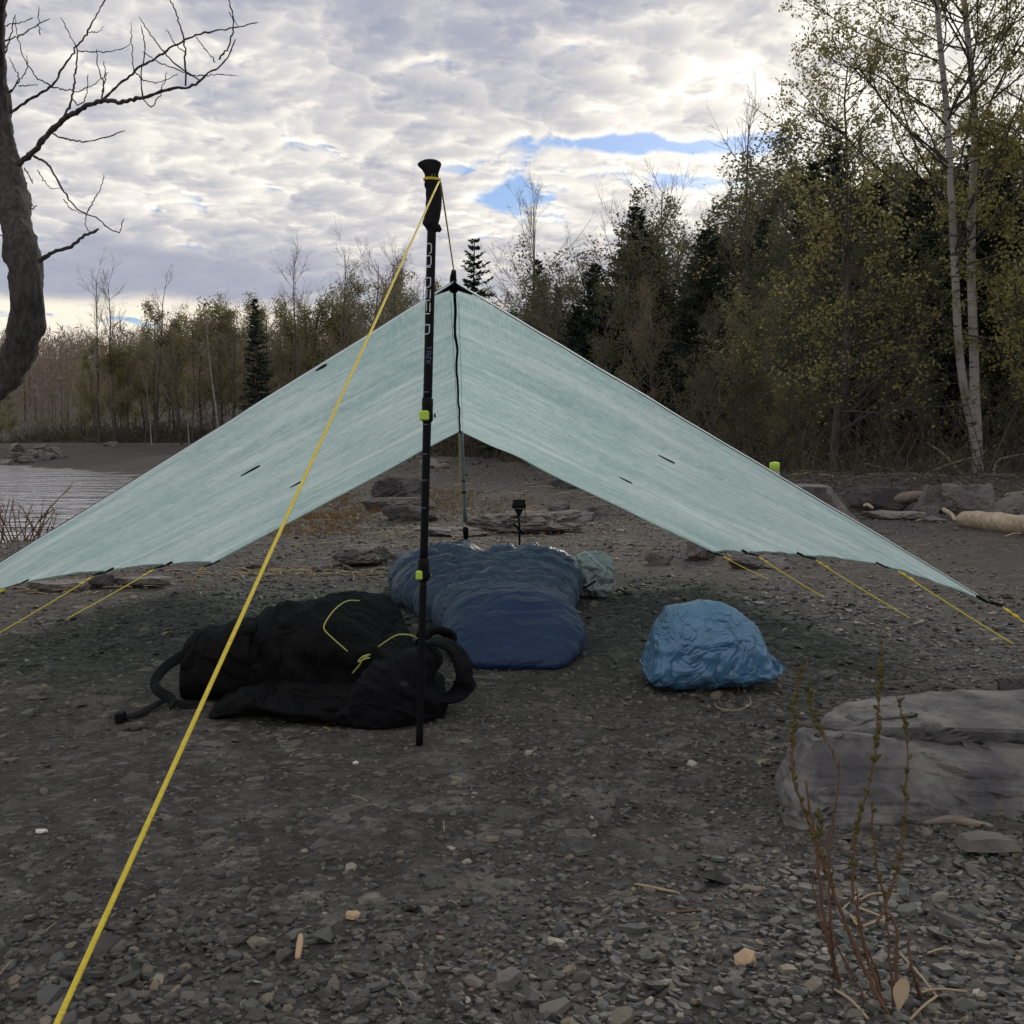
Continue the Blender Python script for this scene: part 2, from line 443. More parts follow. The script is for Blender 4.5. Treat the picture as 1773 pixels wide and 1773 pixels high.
def m_tarp():
    N = material('tarp_fabric')
    uv = N.n('ShaderNodeUVMap').outputs[0]
    # criss-cross filaments inside the laminate
    f1 = N.noise(N.vm('MULTIPLY', uv, (26, 420, 1)), 1.0, 3, .6)
    f2 = N.noise(N.vm('MULTIPLY', uv, (420, 26, 1)), 1.0, 3, .6)
    cl = N.noise(N.co, 24, 5, .65); bg = N.noise(N.co, 2.6, 3)
    f = N.m('ADD', N.m('MULTIPLY', N.m('ADD', f1, f2), .36), N.m('ADD', N.m('MULTIPLY', cl, .30), N.m('MULTIPLY', bg, .18)))
    ux, vx, _ = N.sep(uv)
    bend = N.m('MULTIPLY', N.m('POWER', 2.718, N.m('MULTIPLY', vx, -5.0)), .06)
    st = N.noise(N.comb(N.m('MULTIPLY', N.m('ADD', ux, bend), 26.0), N.m('MULTIPLY', vx, 1.6), 0.0), 1.0, 4, .6)
    wide = N.noise(N.comb(N.m('MULTIPLY', N.m('ADD', ux, N.m('MULTIPLY', bend, 2.0)), 11.0), N.m('MULTIPLY', vx, .8), 3.0), 1.0, 2, .5)
    f = N.m('ADD', f, N.m('ADD', N.m('MULTIPLY', N.sm(st, .52, .72), .13), N.m('MULTIPLY', N.m('SUBTRACT', wide, .5), .26)))
    c = N.mix(N.sm(f, .40, .80), (.265, .415, .43), (.555, .70, .70))
    ln = N.noise(N.comb(N.m('MULTIPLY', N.m('ADD', ux, N.m('MULTIPLY', bend, 1.6)), 15.0), N.m('MULTIPLY', vx, .45), 9.0), 1.0, 3, .55)
    rid = N.sm(N.m('ABSOLUTE', N.m('SUBTRACT', ln, .5)), 0.0, .055, 1.0, 0.0)
    c = N.mix(N.m('MULTIPLY', rid, N.m('ADD', .10, N.m('MULTIPLY', N.sm(bg, .35, .65), .18))), c, (.80, .89, .87))
    h = N.m('ADD', cl, N.m('MULTIPLY', N.m('ADD', f1, f2), .4))
    nb = bump(N, h, .25, .004)
    d = N.n('ShaderNodeBsdfDiffuse', Color=c, Normal=nb); t = N.n('ShaderNodeBsdfTranslucent', Color=c, Normal=nb)
    mx = N.n('ShaderNodeMixShader'); mx.inputs[0].default_value = .72
    N.links.new(d.outputs[0], mx.inputs[1]); N.links.new(t.outputs[0], mx.inputs[2])
    gl = N.n('ShaderNodeBsdfGlossy', Roughness=.42, Color=(.8, .8, .8, 1), Normal=nb)
    m2 = N.n('ShaderNodeMixShader'); m2.inputs[0].default_value = .05
    N.links.new(mx.outputs[0], m2.inputs[1]); N.links.new(gl.outputs[0], m2.inputs[2])
    return finish(N, m2)
def m_water():
    N = material('lake_water')
    q = N.vm('MULTIPLY', N.co, (.55, 1.5, 1.0))
    h = N.m('ADD', N.noise(q, .9, 3, .55, .6), N.m('MULTIPLY', N.noise(N.vm('MULTIPLY', N.co, (1.0, 1.7, 1.0)), 3.4, 3, .55), .30))
    nb = bump(N, h, 1.0, .12)
    b = princ(N, (.025, .03, .035), .06, nb, .8)
    gl = N.n('ShaderNodeBsdfGlossy', Roughness=.08, Color=(.92, .93, .95, 1), Normal=nb)
    mx = N.n('ShaderNodeMixShader'); mx.inputs[0].default_value = .7
    N.links.new(b.outputs[0], mx.inputs[1]); N.links.new(gl.outputs[0], mx.inputs[2])
    return finish(N, mx)
def m_bottle():
    N = material('clear_plastic')
    return finish(N, princ(N, (.55, .6, .6), .2, None, .5, Transmission_Weight=.6))

M = dict(
    ground=m_gravel_ground(), pebble=m_pebble(), stone=m_pebble('slate_stone', 'object'),
    rock=m_rock('grey_rock'), rock_dark=m_rock('dark_rock', (.055, .052, .056), (.105, .10, .10)),
    rock_big=m_rock('layered_rock', (.078, .077, .083), (.175, .168, .168), .8, 2.0),
    rock_pale=m_rock('pale_rock', (.15, .14, .135), (.25, .23, .215)),
    tree=m_bark('grey_bark', (.045, .040, .040), (.115, .103, .102), (30, 30, 9)),
    bark=m_bark('brown_bark', (.055, .050, .047), (.115, .105, .098), (9, 9, 2)),
    twig=m_plain('twig', (.16, .135, .118), .9, .1, 6, .3), twig_pale=m_plain('pale_twig', (.17, .145, .125), .9, .1, 6, .3),
    birch=m_birch(),
    bud=m_leaf('bud_leaf', (.14, .135, .070), (.27, .25, .13)), bud_y=m_leaf('yellow_leaf', (.15, .148, .055), (.33, .30, .12), .5),
    bud_b=m_leaf('brown_bud', (.14, .115, .08), (.22, .195, .11)),
    needle=m_leaf('spruce_needle', (.030, .042, .034), (.062, .080, .060), .25),
    far=m_leaf('far_twig', (.15, .12, .105), (.24, .20, .165), .35),
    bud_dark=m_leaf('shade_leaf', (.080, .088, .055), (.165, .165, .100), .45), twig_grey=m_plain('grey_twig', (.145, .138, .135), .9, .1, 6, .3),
    brush=m_leaf('brush', (.080, .072, .060), (.15, .13, .10), .35),
    tarp=m_tarp(), hem=m_leaf('hem_tape', (.80, .88, .92), (.84, .92, .94), .6), hemcord=m_plain('hem_thread', (.10, .14, .17), .7, .2), seam=m_leaf('seam_tape', (.70, .78, .76), (.78, .86, .84), .6),
    web=m_plain('black_webbing', (.009, .010, .012), .85, .1, 90), cord=m_plain('yellow_cord', (.62, .50, .045), .6, .3, 250, .3, .5),
    cord_dim=m_plain('olive_cord', (.38, .40, .12), .7, .3, 250),
    carbon=m_plain('pole_black', (.006, .006, .008), .5, .10, 60, .3, .05), grip=m_plain('grip_foam', (.014, .015, .018), .85, .12, 160, .35, .5, .002),
    alu=m_plain('pole_grey', (.15, .18, .21), .4, .5, 50, .2, .05), lime=m_plain('lime_plastic', (.42, .62, .07), .45, .45, 30, .12),
    white=m_plain('print_white', (.60, .63, .67), .6, .3, 30, .1), blue_print=m_plain('print_blue', (.10, .15, .24), .6, .3, 30, .1),
    quilt=m_fabric('quilt_nylon', (.040, .066, .125), .45, .30, .08, 34, .25, .005, crease=.014, cs=7.0, vs=(1, 1.9, 1)), footbox=m_fabric('footbox_nylon', (.011, .030, .088), .45, .30, .04, 26, .2, .005, crease=.012, cs=4.5, vs=(1, 1.6, 1)),
    pack=m_fabric('pack_cloth', (.0038, .0042, .0052), .75, .09, .0, 60, .3, .003, crease=.022, cs=6.5), pad=m_fabric('pad_mesh', (.0085, .009, .011), .9, .06, .01, 140, .5, .003, crease=.016, cs=9.0),
    bluebag=m_fabric('blue_plastic', (.062, .165, .295), .27, .6, .03, 30, .2, .004, crease=.015, cs=11.0), grip_tab=m_plain('dark_tab', (.02, .03, .035), .8, .2),
    silver=m_fabric('grey_sack', (.32, .36, .37), .30, .6, .03, 30, .3, .005, crease=.022, cs=11.0),
    straw=m_plain('straw', (.34, .27, .17), .8, .2, 20, .35), log=m_bark('bleached_log', (.36, .29, .21), (.60, .52, .41), (3, 14, 14), .015),
    drift=m_bark('driftwood', (.17, .14, .12), (.30, .26, .22), (3, 12, 12)),
    redtwig=m_plain('red_twig', (.14, .078, .052), .8, .2, 30, .3), catkin=m_leaf('catkin', (.10, .095, .035), (.17, .15, .06), .3),
    grass=m_leaf('brown_grass', (.10, .062, .030), (.19, .125, .06), .3),
    water=m_water(), bottle=m_bottle(), glass=m_plain('dark_glass', (.01, .01, .012), .1, .6, 10, .1, 0),
    emblem=m_plain('faint_print', (.045, .05, .055), .7, .2), shell=m_plain('white_shell', (.62, .58, .54), .5, .4, 30, .15), wood_bit=m_plain('tan_wood', (.42, .30, .20), .8, .2, 30, .2),
)

# ---------------------------------------------------------------- ground and water
def make_ground():
    n = 420; t = np.linspace(-1, 1, n); b = 7.6; a = .40
    gx = a*np.sinh(b*t); gy = a*np.sinh(b*t)+2.0
    X, Y = np.meshgrid(gx, gy, indexing='ij')
    Z = gz(X, Y)
    return MB().grid(np.stack([X, Y, Z], -1)).build('ground', M['ground'], None, True, kind='structure', label='dark slate gravel beach rising to a wooded hill')
ground = make_ground()
def make_water():
    X, Y = np.meshgrid(np.linspace(-420, 2, 60), np.linspace(-50, 125, 60), indexing='ij')
    MB().grid(np.stack([X, Y, 0*X+WATER_Z], -1)).build('water', M['water'], None, True, kind='structure', label='rippled grey lake water')
make_water()

# ---------------------------------------------------------------- rocks
_bm = bmesh.new(); bmesh.ops.create_icosphere(_bm, subdivisions=5, radius=1)
ICO5 = (np.array([v.co[:] for v in _bm.verts]), np.array([[v.index for v in f.verts] for f in _bm.faces])); _bm.free()
_bm = bmesh.new(); bmesh.ops.create_icosphere(_bm, subdivisions=3, radius=1)
ICO3 = (np.array([v.co[:] for v in _bm.verts]), np.array([[v.index for v in f.verts] for f in _bm.faces])); _bm.free()
_bm = bmesh.new(); bmesh.ops.create_icosphere(_bm, subdivisions=1, radius=1)
ICO1 = (np.array([v.co[:] for v in _bm.verts]), np.array([[v.index for v in f.verts] for f in _bm.faces])); _bm.free()
def rock_shape(seed, npl=13, rough=.05, ico=ICO5, dmin=.60, extra=(), soft=44):
    rng = np.random.default_rng(seed); D, Fc = ico
    nrm = unit(rng.normal(size=(npl, 3))); dist = rng.uniform(dmin, 1.0, npl)
    for e in extra: nrm = np.vstack([nrm, unit(np.array(e[:3], float))]); dist = np.r_[dist, e[3]]
    dots = np.maximum(D @ nrm.T, 1e-3)
    r = dist[None]/dots
    r = -np.log(np.exp(-soft*np.minimum(r, 3)).sum(1))/soft          # softened minimum: worn edges
    r = np.clip(r, .2, 1.5)
    V = D*r[:, None]
    V = V*(1+rough*fbm(V[:, 0]*2.2+seed, V[:, 1]*2.2, V[:, 2]*2.2, seed, 5, .55)[:, None]*2)
    cr = np.abs(fbm(V[:, 0]*1.7+seed*.37, V[:, 1]*1.7, V[:, 2]*2.6, seed+4, 3, .5))
    V = V*(1-rough*1.6*np.exp(-cr/.03))[:, None]*(1+rough*.8*fbm(V[:, 0]*9, V[:, 1]*9, V[:, 2]*9, seed+2, 3)[:, None])
    return V, Fc
def rock(name, px, py, w, h, dep, seed, label, mat='rock', rot=0, sink=.25, group=None, extra=((0, 0, 1, .8),), rough=.085, ico=ICO5, pos=None, cat='rock'):
    """w,h,dep in metres; px,py = foot of the rock nearest the camera"""
    g = G(px, py) if pos is None else np.array(pos, float)
    V, Fc = rock_shape(seed, rough=rough, ico=ico, extra=extra)
    V = V/np.abs(V).max(0); V[:, 2] = np.where(V[:, 2] > 0, V[:, 2]/V[:, 2].max(), V[:, 2])
    V = V*np.array([w/2, dep/2, h/(2-2*sink)])
    V[:, 2] += h/(2-2*sink)*(1-2*sink)
    c, s_ = math.cos(rot), math.sin(rot)
    V[:, :2] = V[:, :2] @ np.array([[c, s_], [-s_, c]])
    x, y = g[0], g[1]+(dep*.42 if pos is None else 0)
    return place(name, MB().add(V, Fc).mesh(name, M[mat], False), None, (x, y, float(gz(x, y))), label=label, cat=cat, group=group)

def fractured_block(mb, pts, seed, cuts=4, amp=.004, bed=.003):
    """convex block with broken, gritty faces and hard edges"""
    bm = bmesh.new()
    for p in pts: bm.verts.new(p)
    r = bmesh.ops.convex_hull(bm, input=bm.verts)
    dead = [g for g in r['geom_interior']+r['geom_unused'] if isinstance(g, bmesh.types.BMVert)]
    bmesh.ops.delete(bm, geom=list(set(dead)), context='VERTS')
    for _ in range(cuts): bmesh.ops.subdivide_edges(bm, edges=[e for e in bm.edges if e.calc_length() > .012], cuts=1, use_grid_fill=True)
    bmesh.ops.triangulate(bm, faces=bm.faces); bm.normal_update(); bm.verts.index_update()
    V = np.array([v.co[:] for v in bm.verts]); Nn = np.array([v.normal[:] for v in bm.verts]); Fc = np.array([[v.index for v in f.verts] for f in bm.faces]); bm.free()
    x, y, z = V.T
    d = amp*1.6*fbm(x*9, y*9, z*14, seed, 4, .55)+amp*.5*fbm(x*45, y*45, z*60, seed+3, 3)
    st = fbm(x*3, y*3, z*75+.8*fbm(x*6, y*6, seed=seed), seed+5, 2)
    d += bed*np.tanh(st*7)*(1-np.abs(Nn[:, 2]))*1.5
    # chips knocked off in plates on the upper faces
    pl = fbm(x*7, y*10, z*0, seed+9, 3); d += bed*1.3*np.tanh((pl-.05)*22)*np.clip(Nn[:, 2], 0, 1)
    # cracks
    cr = np.abs(fbm(x*4.2+y*2+z*5, y*4-x*2, z*7+x*3, seed+12, 2)); d -= amp*4.0*np.exp(-cr/.014)
    mb.add(V+Nn*d[:, None], Fc)
def layered_boulder():
    mb = MB()
    A = [(.485, 1.85, -.04), (.58, 1.80, -.04), (.78, 1.79, -.04), (.555, 1.945, .108), (.615, 1.935, .128), (.70, 1.925, .117), (.515, 1.90, .045), (.56, 2.06, .10), (.74, 2.06, .105), (.50, 2.08, -.04), (.80, 2.06, -.04), (.76, 1.905, .085), (.80, 1.865, .02)]
    B_ = [(.665, 1.818, -.04), (1.5, 1.79, -.04), (.70, 1.914, .100), (.80, 1.895, .058), (.93, 1.870, .014), (1.25, 1.86, .010), (1.5, 1.85, .005), (.74, 2.03, .098), (1.05, 2.03, .068), (1.5, 2.03, .055), (.68, 2.07, -.04), (1.5, 2.07, -.04)]
    C = [(.615, 2.0, .098), (.64, 1.985, .116), (.80, 1.966, .126), (1.0, 1.958, .122), (1.5, 1.95, .112), (.66, 2.015, .07), (1.5, 2.0, .055), (.685, 2.16, .128), (.86, 2.19, .140), (1.06, 2.20, .138), (1.5, 2.21, .12), (.60, 2.09, .085), (.66, 2.2, -.04), (1.5, 2.26, -.04), (.62, 2.02, -.04)]
    D_ = [(.60, 2.03, .088), (.60, 2.045, .112), (.68, 2.00, .130), (.78, 2.015, .137), (.74, 2.09, .142), (.64, 2.10, .128), (.62, 2.1, .08), (.78, 2.09, .10)]
    E = [(.462, 1.845, -.04), (.50, 1.80, -.04), (.72, 1.795, -.04), (.80, 1.80, -.04), (.495, 1.85, .030), (.56, 1.84, .052), (.66, 1.835, .048), (.76, 1.83, .020), (.50, 1.93, .04), (.75, 1.93, .04), (.48, 1.93, -.04), (.78, 1.93, -.04)]
    K = [(.86, 1.925, .055), (.90, 1.90, .060), (.99, 1.925, .090), (.97, 1.96, .10), (.84, 1.965, .098), (.86, 1.93, .03), (1.0, 1.95, .03)]
    for i, q in enumerate((A, B_, C, D_, E, K)):
        g0 = float(gz(.9, 1.95)); fractured_block(mb, [(x, y, z+g0) for x, y, z in q], 400+i*11, 5 if i in (0, 1, 2) else 4, .0038, .0032)
    b = np.array([.9, 2.05, float(gz(.9, 2.05))]); mb.V = [v-b for v in mb.V]
    place('boulder', mb.mesh('boulder', M['rock_big'], False), None, b, label='large layered grey boulder behind the budding twigs at right', cat='rock')
layered_boulder()
rock('rock', 1790, 1245, .22, .09, .16, 301, 'dark rounded rock behind the big layered boulder at right edge', 'rock_dark')
rock('rock', 625, 982, .36, .105, .30, 302, 'angular grey rock left of the blue sleeping bag', 'rock', .2, ico=ICO5)
rock('rock', 688, 975, .07, .05, .07, 303, 'small brown rock touching the angular rock by the sleeping bag', 'rock')
rock('rock', 548, 990, .10, .03, .10, 304, 'low flat stone at the left foot of the angular rock', 'rock')
rock('rock', 456, 989, .20, .055, .10, 305, 'block-shaped grey stone beyond the yellow guy line', 'rock', -.1)
rock('rock', 240, 1018, .27, .045, .16, 306, 'flat tan slab under the left edge of the tarp', 'rock_pale', .15, extra=((0, 0, 1, .4),))
rock('rock', 178, 1020, .16, .06, .1, 307, 'dark stone leaning on the flat tan slab', 'rock_dark')
rock('rock', 100, 1025, .36, .04, .2, 308, 'low pale ledge under the far left tarp edge', 'rock_pale', extra=((0, 0, 1, .35),))
rock('rock', 1143, 978, .17, .07, .13, 309, 'small wedge of grey rock left of the tarp corner', 'rock', .1)
rock('rock', 1210, 972, .22, .16, .18, 310, 'brown upright rock partly behind the right tarp corner', 'rock', .0)
rock('rock', 1335, 985, .42, .06, .2, 311, 'low purple-grey rock under the right tarp edge', 'rock')
rock('rock', 680, 878, .74, .30, .5, 312, 'dark split boulder standing in the brown grass', 'rock_dark', .05, ico=ICO5, extra=((0, 0, 1, .75), (0, -1, .1, .7)), rough=.16)
rock('rock', 690, 885, .78, .13, .3, 313, 'rounded slab lying in front of the dark split boulder', 'rock', rough=.13)
rock('rock', 708, 904, .50, .125, .3, 314, 'dark wedge-shaped stone beyond the front trekking pole', 'rock_dark', .0, extra=((0, 0, 1, .5), (1, 0, 1.6, .55)))
rock('rock', 890, 925, 1.15, .165, .55, 315, 'broad pale rock outcrop behind the small tripod', 'rock_pale', -.08, ico=ICO5, extra=((0, 0, 1, .7), (-1, 0, 1.6, .6)), rough=.20)
rock('rock', 790, 930, .62, .06, .35, 316, 'low pale tongue of rock left of the outcrop', 'rock_pale', .0, extra=((0, 0, 1, .5),), rough=.16)
rock('rock', 1010, 903, .42, .07, .3, 317, 'low brown rock right of the outcrop', 'rock', .2)
rock('rock', 1045, 893, .34, .10, .25, 318, 'brown stone near the lower edge of the right tarp panel', 'rock', .0)
rock('rock', 968, 886, .24, .08, .2, 319, 'small brown stone right of the action camera', 'rock')
rock('rock', 985, 846, .62, .16, .3, 320, 'black flat boulder half hidden by the right tarp panel', 'rock_dark')
rock('rock', 735, 810, .6, .2, .4, 321, 'distant pale driftwood-coloured stone on the beach beyond the pole', 'rock_pale')
# the row of quarried rocks at the right
rock('rock', 1425, 925, 1.12, .34, .55, 331, 'large smooth purple-grey boulder behind the right tarp edge', 'rock', .35, ico=ICO5, extra=((0, 0, 1, .62), (1, 0, 1.1, .5)), rough=.05, sink=.2)
rock('rock', 1545, 888, .75, .24, .4, 332, 'long dark rock below the lying driftwood log', 'rock_dark', .05, extra=((0, 0, 1, .6), (0, -1, .1, .6)))
rock('rock', 1618, 890, .28, .26, .3, 333, 'tilted grey slab left of the square block', 'rock', -.2, extra=((-1, 0, .7, .5), (0, -1, .1, .6)))
rock('rock', 1690, 893, .50, .28, .4, 334, 'square grey block at the foot of the birch', 'rock', .05, extra=((0, 0, 1, .75), (0, -1, 0, .7), (-1, 0, 0, .8), (1, 0, 0, .8)))
rock('rock', 1775, 903, .42, .20, .4, 335, 'pointed grey rock behind the pale log at right edge', 'rock', .0, extra=((-1, -.2, .8, .6),))
rock('rock', 1545, 900, .62, .065, .35, 336, 'flat shelf of grey stone in front of the dark rock row', 'rock_pale', .0, extra=((0, 0, 1, .4),))
rock('rock', 1620, 905, .24, .05, .2, 337, 'small flat stone under the white driftwood stick', 'rock')
# far point of rocks across the water
for i, (px, py, w, h) in enumerate([(20, 797, 1.5, .75), (60, 794, 1.3, .6), (95, 792, 1.2, .5), (45, 800, 1.6, .5), (85, 798, 1.3, .45), (8, 803, 1.2, .45), (110, 799, .9, .35), (190, 776, 1.6, .35), (30, 786, 1.8, .7), (72, 785, 1.4, .5)]):
    q = at(px, py, 45+(800-py)*.35)
    rock('rock', 0, 0, w*.62, h*.6, w*.5, 340+i, 'grey shore rock in the heap across the water at left', 'rock_pale' if i % 3 else 'rock', i*.7, group='rock heap across the water', pos=(q[0], q[1], 0))

# ---------------------------------------------------------------- gravel
def make_gravel():
    rng = np.random.default_rng(11)
    tmpl = []
    for k in range(10):                                   # flat slate chips and rounded pebbles
        if k < 6:
            nn = rng.integers(5, 8); a = np.sort(rng.uniform(0, 2*PI, nn)); a = np.linspace(0, 2*PI, nn, endpoint=False)+rng.normal(0, .16, nn)
            r = rng.uniform(.7, 1.05, nn); r2 = r*rng.uniform(.72, .92, nn); th = rng.uniform(.16, .34)
            top = np.c_[r2*np.cos(a), r2*np.sin(a)*.8, np.full(nn, th)+rng.normal(0, .04, nn)]; bot = np.c_[r*np.cos(a), r*np.sin(a)*.8, np.full(nn, -.1)]
            V = np.vstack([top, bot, [[0, 0, th*1.05]]])
            Fc = []
            for i in range(nn):
                j = (i+1) % nn; Fc += [[i, nn+i, nn+j], [i, nn+j, j], [2*nn, i, j]]
            tmpl.append((V, np.array(Fc)))
        else:
            V, Fc = ICO1; V = V*(1+.22*rng.normal(size=(len(V), 1)))*np.array([1, rng.uniform(.6, .9), rng.uniform(.32, .5)])
            keep = np.array([f for f in Fc]); tmpl.append((V, keep))
    mb = MB()
    n = 78000
    # spread over the camp: even in bearing, crowded where it lies near
    u = rng.uniform(0, 1, n); y = .62*np.exp(u**1.15*math.log(11.0/.62))
    x = rng.uniform(-.72, .72, n)*(y+.25)
    fine = fbm(x*1.1, y*1.1, seed=40, oct=3)                        # patches of grit and of pebbles
    near = sstep(2.1, 1.2, y) + .55*sstep(.2, .7, x)*sstep(3.2, 1.6, y)
    size = .0042*np.exp(rng.normal(0, .42, n))*(1+.32*near)*(1+.5*fine)*np.clip(y/1.6, 1.0, 2.4)**.85
    size = size*np.where((y > 1.7) & (y < 6), .80, 1.0)
    bare = (fine < -.12) & (rng.uniform(size=n) < .55) & (y > 1.25)
    size = np.where(bare, size*.42, size)*np.where(rng.uniform(size=n) < .035, 1.7, 1.0)
    size = np.clip(size, .0018, .024)
    z = gz(x, y)
    rz = rng.uniform(0, 2*PI, n); tx = rng.normal(0, .22, n); ty = rng.normal(0, .22, n)
    n2 = 9000; y2 = 7.5*np.exp(rng.uniform(0, 1, n2)*math.log(34/7.5)); x2 = rng.uniform(-.6, .5, n2)*y2
    z2 = gz(x2, y2); s2 = .010*np.exp(rng.normal(0, .5, n2))*np.clip(y2/9, 1, 2.6); ok = (z2 > WATER_Z+.03) & ~poly_dist(WOOD, x2, y2)[1]
    x = np.r_[x, x2[ok]]; y = np.r_[y, y2[ok]]; z = np.r_[z, z2[ok]]; size = np.r_[size, np.clip(s2[ok], .006, .07)]; n = len(x)
    rz = rng.uniform(0, 2*PI, n); tx = rng.normal(0, .22, n); ty = rng.normal(0, .22, n)
    kind = rng.integers(0, len(tmpl), n)
    for k, (V, Fc) in enumerate(tmpl):
        i = np.where(kind == k)[0]
        v = V[None]*size[i, None, None]
        c, s = np.cos(rz[i])[:, None], np.sin(rz[i])[:, None]
        vx = v[..., 0]*c-v[..., 1]*s; vy = v[..., 0]*s+v[..., 1]*c; vz = v[..., 2]+vx*tx[i, None]+vy*ty[i, None]
        W = np.stack([vx+x[i, None], vy+y[i, None], vz+z[i, None]+size[i, None]*.12], -1)
        mb.add(W, (Fc[None]+(np.arange(len(i))*len(V))[:, None, None]).reshape(-1, 3))
    mb.build('gravel', M['pebble'], None, False, kind='stuff', label='loose dark slate pebbles and chips over the beach')
    # the largest chips, each an object of its own
    meshes = []
    for k, (V, Fc) in enumerate(tmpl): meshes.append(MB().add(V, Fc).mesh('stone', M['stone'], False))
    cnt = 0
    while cnt < 290:
        d = .95*math.exp(rng.uniform(0, 1)**1.2*math.log(6.0/.95)); xx = rng.uniform(-.56, .56)*d
        if 2.5 < d < 5.1 and -.85 < xx < .4: continue
        sz = float(np.clip(.0125*math.exp(rng.normal(0, .38))*max(1, d/2.0)**.6, .009, .036))
        zz = float(gz(xx, d))
        place('stone', meshes[rng.integers(0, len(meshes))], ground, (xx, d, zz+sz*.12), (rng.normal(0, .2), rng.normal(0, .2), rng.uniform(0, 6.28)), (sz, sz*rng.uniform(.7, 1), sz*rng.uniform(.7, 1.1)))
        cnt += 1
    # singled-out pieces
    for px, py, s_, k, mat, lab in ((888, 1447, .022, 0, 'rock', 'flat grey slate chip standing out in the middle of the gravel'),
            (1705, 1470, .058, 2, 'rock', 'broad flat slate piece in front of the layered boulder'),
            (612, 1588, .018, 1, 'wood_bit', 'yellowish slate chip left of centre in the gravel'),
            (75, 1441, .012, 7, 'shell', 'small white pebble at the left of the gravel'),
            (880, 1700, .028, 3, 'rock', 'wide dark slate piece at the bottom centre'),
            (1290, 1665, .022, 8, 'wood_bit', 'brownish pebble left of the twig base'),
            (180, 1640, .03, 9, 'rock_dark', 'dark stone beside the yellow guy line'),
            (615, 1322, .010, 6, 'shell', 'small white shell left of the trekking pole tip'),
            (1212, 1352, .024, 9, 'rock_dark', 'dark lump of rock right of centre')):
        g = G(px, py); V, Fc = tmpl[k]
        place('pebble', MB().add(V*s_, Fc).mesh('pebble', M[mat], False), None, (g[0], g[1], g[2]+s_*.15), (.1, .08, k*1.3), label=lab, cat='stone')
make_gravel()

# ---------------------------------------------------------------- trees
def interp_path(P, t):
    """P (B,n,3), t (B,) in 0..1"""
    n = P.shape[1]; f = np.clip(t, 0, .9999)*(n-1); i = f.astype(int); u = (f-i)
    b = np.arange(len(P))
    u = u[:, None] if P.ndim == 3 else u
    return P[b, i]*(1-u)+P[b, i+1]*u
def grow(rng, trunks, radii, levels):
    """vectorised branching; returns a list of (paths, radii) per level"""
    out = [(trunks, radii)]
    P, R = trunks, radii; Ln = np.linalg.norm(np.diff(P, axis=1), axis=2).sum(1)
    for L in levels:
        B = len(P); k = L['k']; idx = np.repeat(np.arange(B), k); m = len(idx)
        t = rng.uniform(L.get('t0', .25), L.get('t1', 1.0), m)
        p0 = interp_path(P[idx], t); r0 = interp_path(R[idx], t)
        tan = unit(interp_path(np.gradient(P, axis=1)[idx], t))
        rv = rng.normal(size=(m, 3)); rv -= (rv*tan).sum(1, keepdims=True)*tan; rv = unit(rv)
        if 'flat' in L: rv[:, 2] *= L['flat']; rv = unit(rv)
        ang = rng.normal(L['ang'], L.get('angv', .15), m)[:, None]
        d = unit(tan*np.cos(ang)+rv*np.sin(ang))
        ln = Ln[idx]*L['ratio']*rng.uniform(.6, 1.2, m)*(1-L.get('taper', .45)*t)
        n = L.get('n', 5); path = [p0]; p = p0
        for q in range(n-1):
            d = unit(d+rng.normal(size=(m, 3))*L.get('curve', .15)+np.array([0, 0, L.get('up', .08)]))
            p = p+d*(ln/(n-1))[:, None]; path.append(p)
        P2 = np.stack(path, 1)
        rb = np.minimum(r0*.8, np.maximum(r0*L.get('rr', .5), L.get('rmin', .002)))
        R2 = rb[:, None]*np.linspace(1, L.get('tip', .3), n)[None]
        out.append((P2, R2)); P, R, Ln = P2, R2, ln
    return out
def leaf_cards(rng, P, per, size, spread, mb, long=1.0):
    """small faces round twig points P (m,3)"""
    i = np.repeat(np.arange(len(P)), per); m = len(i)
    c = P[i]+rng.normal(size=(m, 3))*spread
    a = unit(rng.normal(size=(m, 3))); b = unit(np.cross(a, rng.normal(size=(m, 3))))
    s = size*rng.uniform(.55, 1.25, m)[:, None]
    mb.diamonds(c, a*s*long, b*s*.62)
def twig_points(P, rng, k, t0=.3):
    i = np.repeat(np.arange(len(P)), k)
    return interp_path(P[i], rng.uniform(t0, 1, len(i)))
def trunk_line(rng, h, lean=.05, n=9, r=.1, wob=.03):
    z = np.linspace(0, 1, n); x = np.cumsum(rng.normal(0, wob, n))*h/n*1.5+lean*h*z*rng.normal(); y = np.cumsum(rng.normal(0, wob, n))*h/n*1.5+lean*h*z*rng.normal()
    x -= x[0]; y -= y[0]
    return np.stack([x, y, z*h], -1)[None], (r*(1-z*.85))[None]
TEMPL = {}
def add_template(key, trunk_mb, tm, crown_mb, cm, leaf_mb=None, lm=None):
    TEMPL[key] = (trunk_mb.mesh('trunk', M[tm], True), crown_mb.mesh('crown', M[cm], False), leaf_mb.mesh('leaves', M[lm], False) if leaf_mb else None)
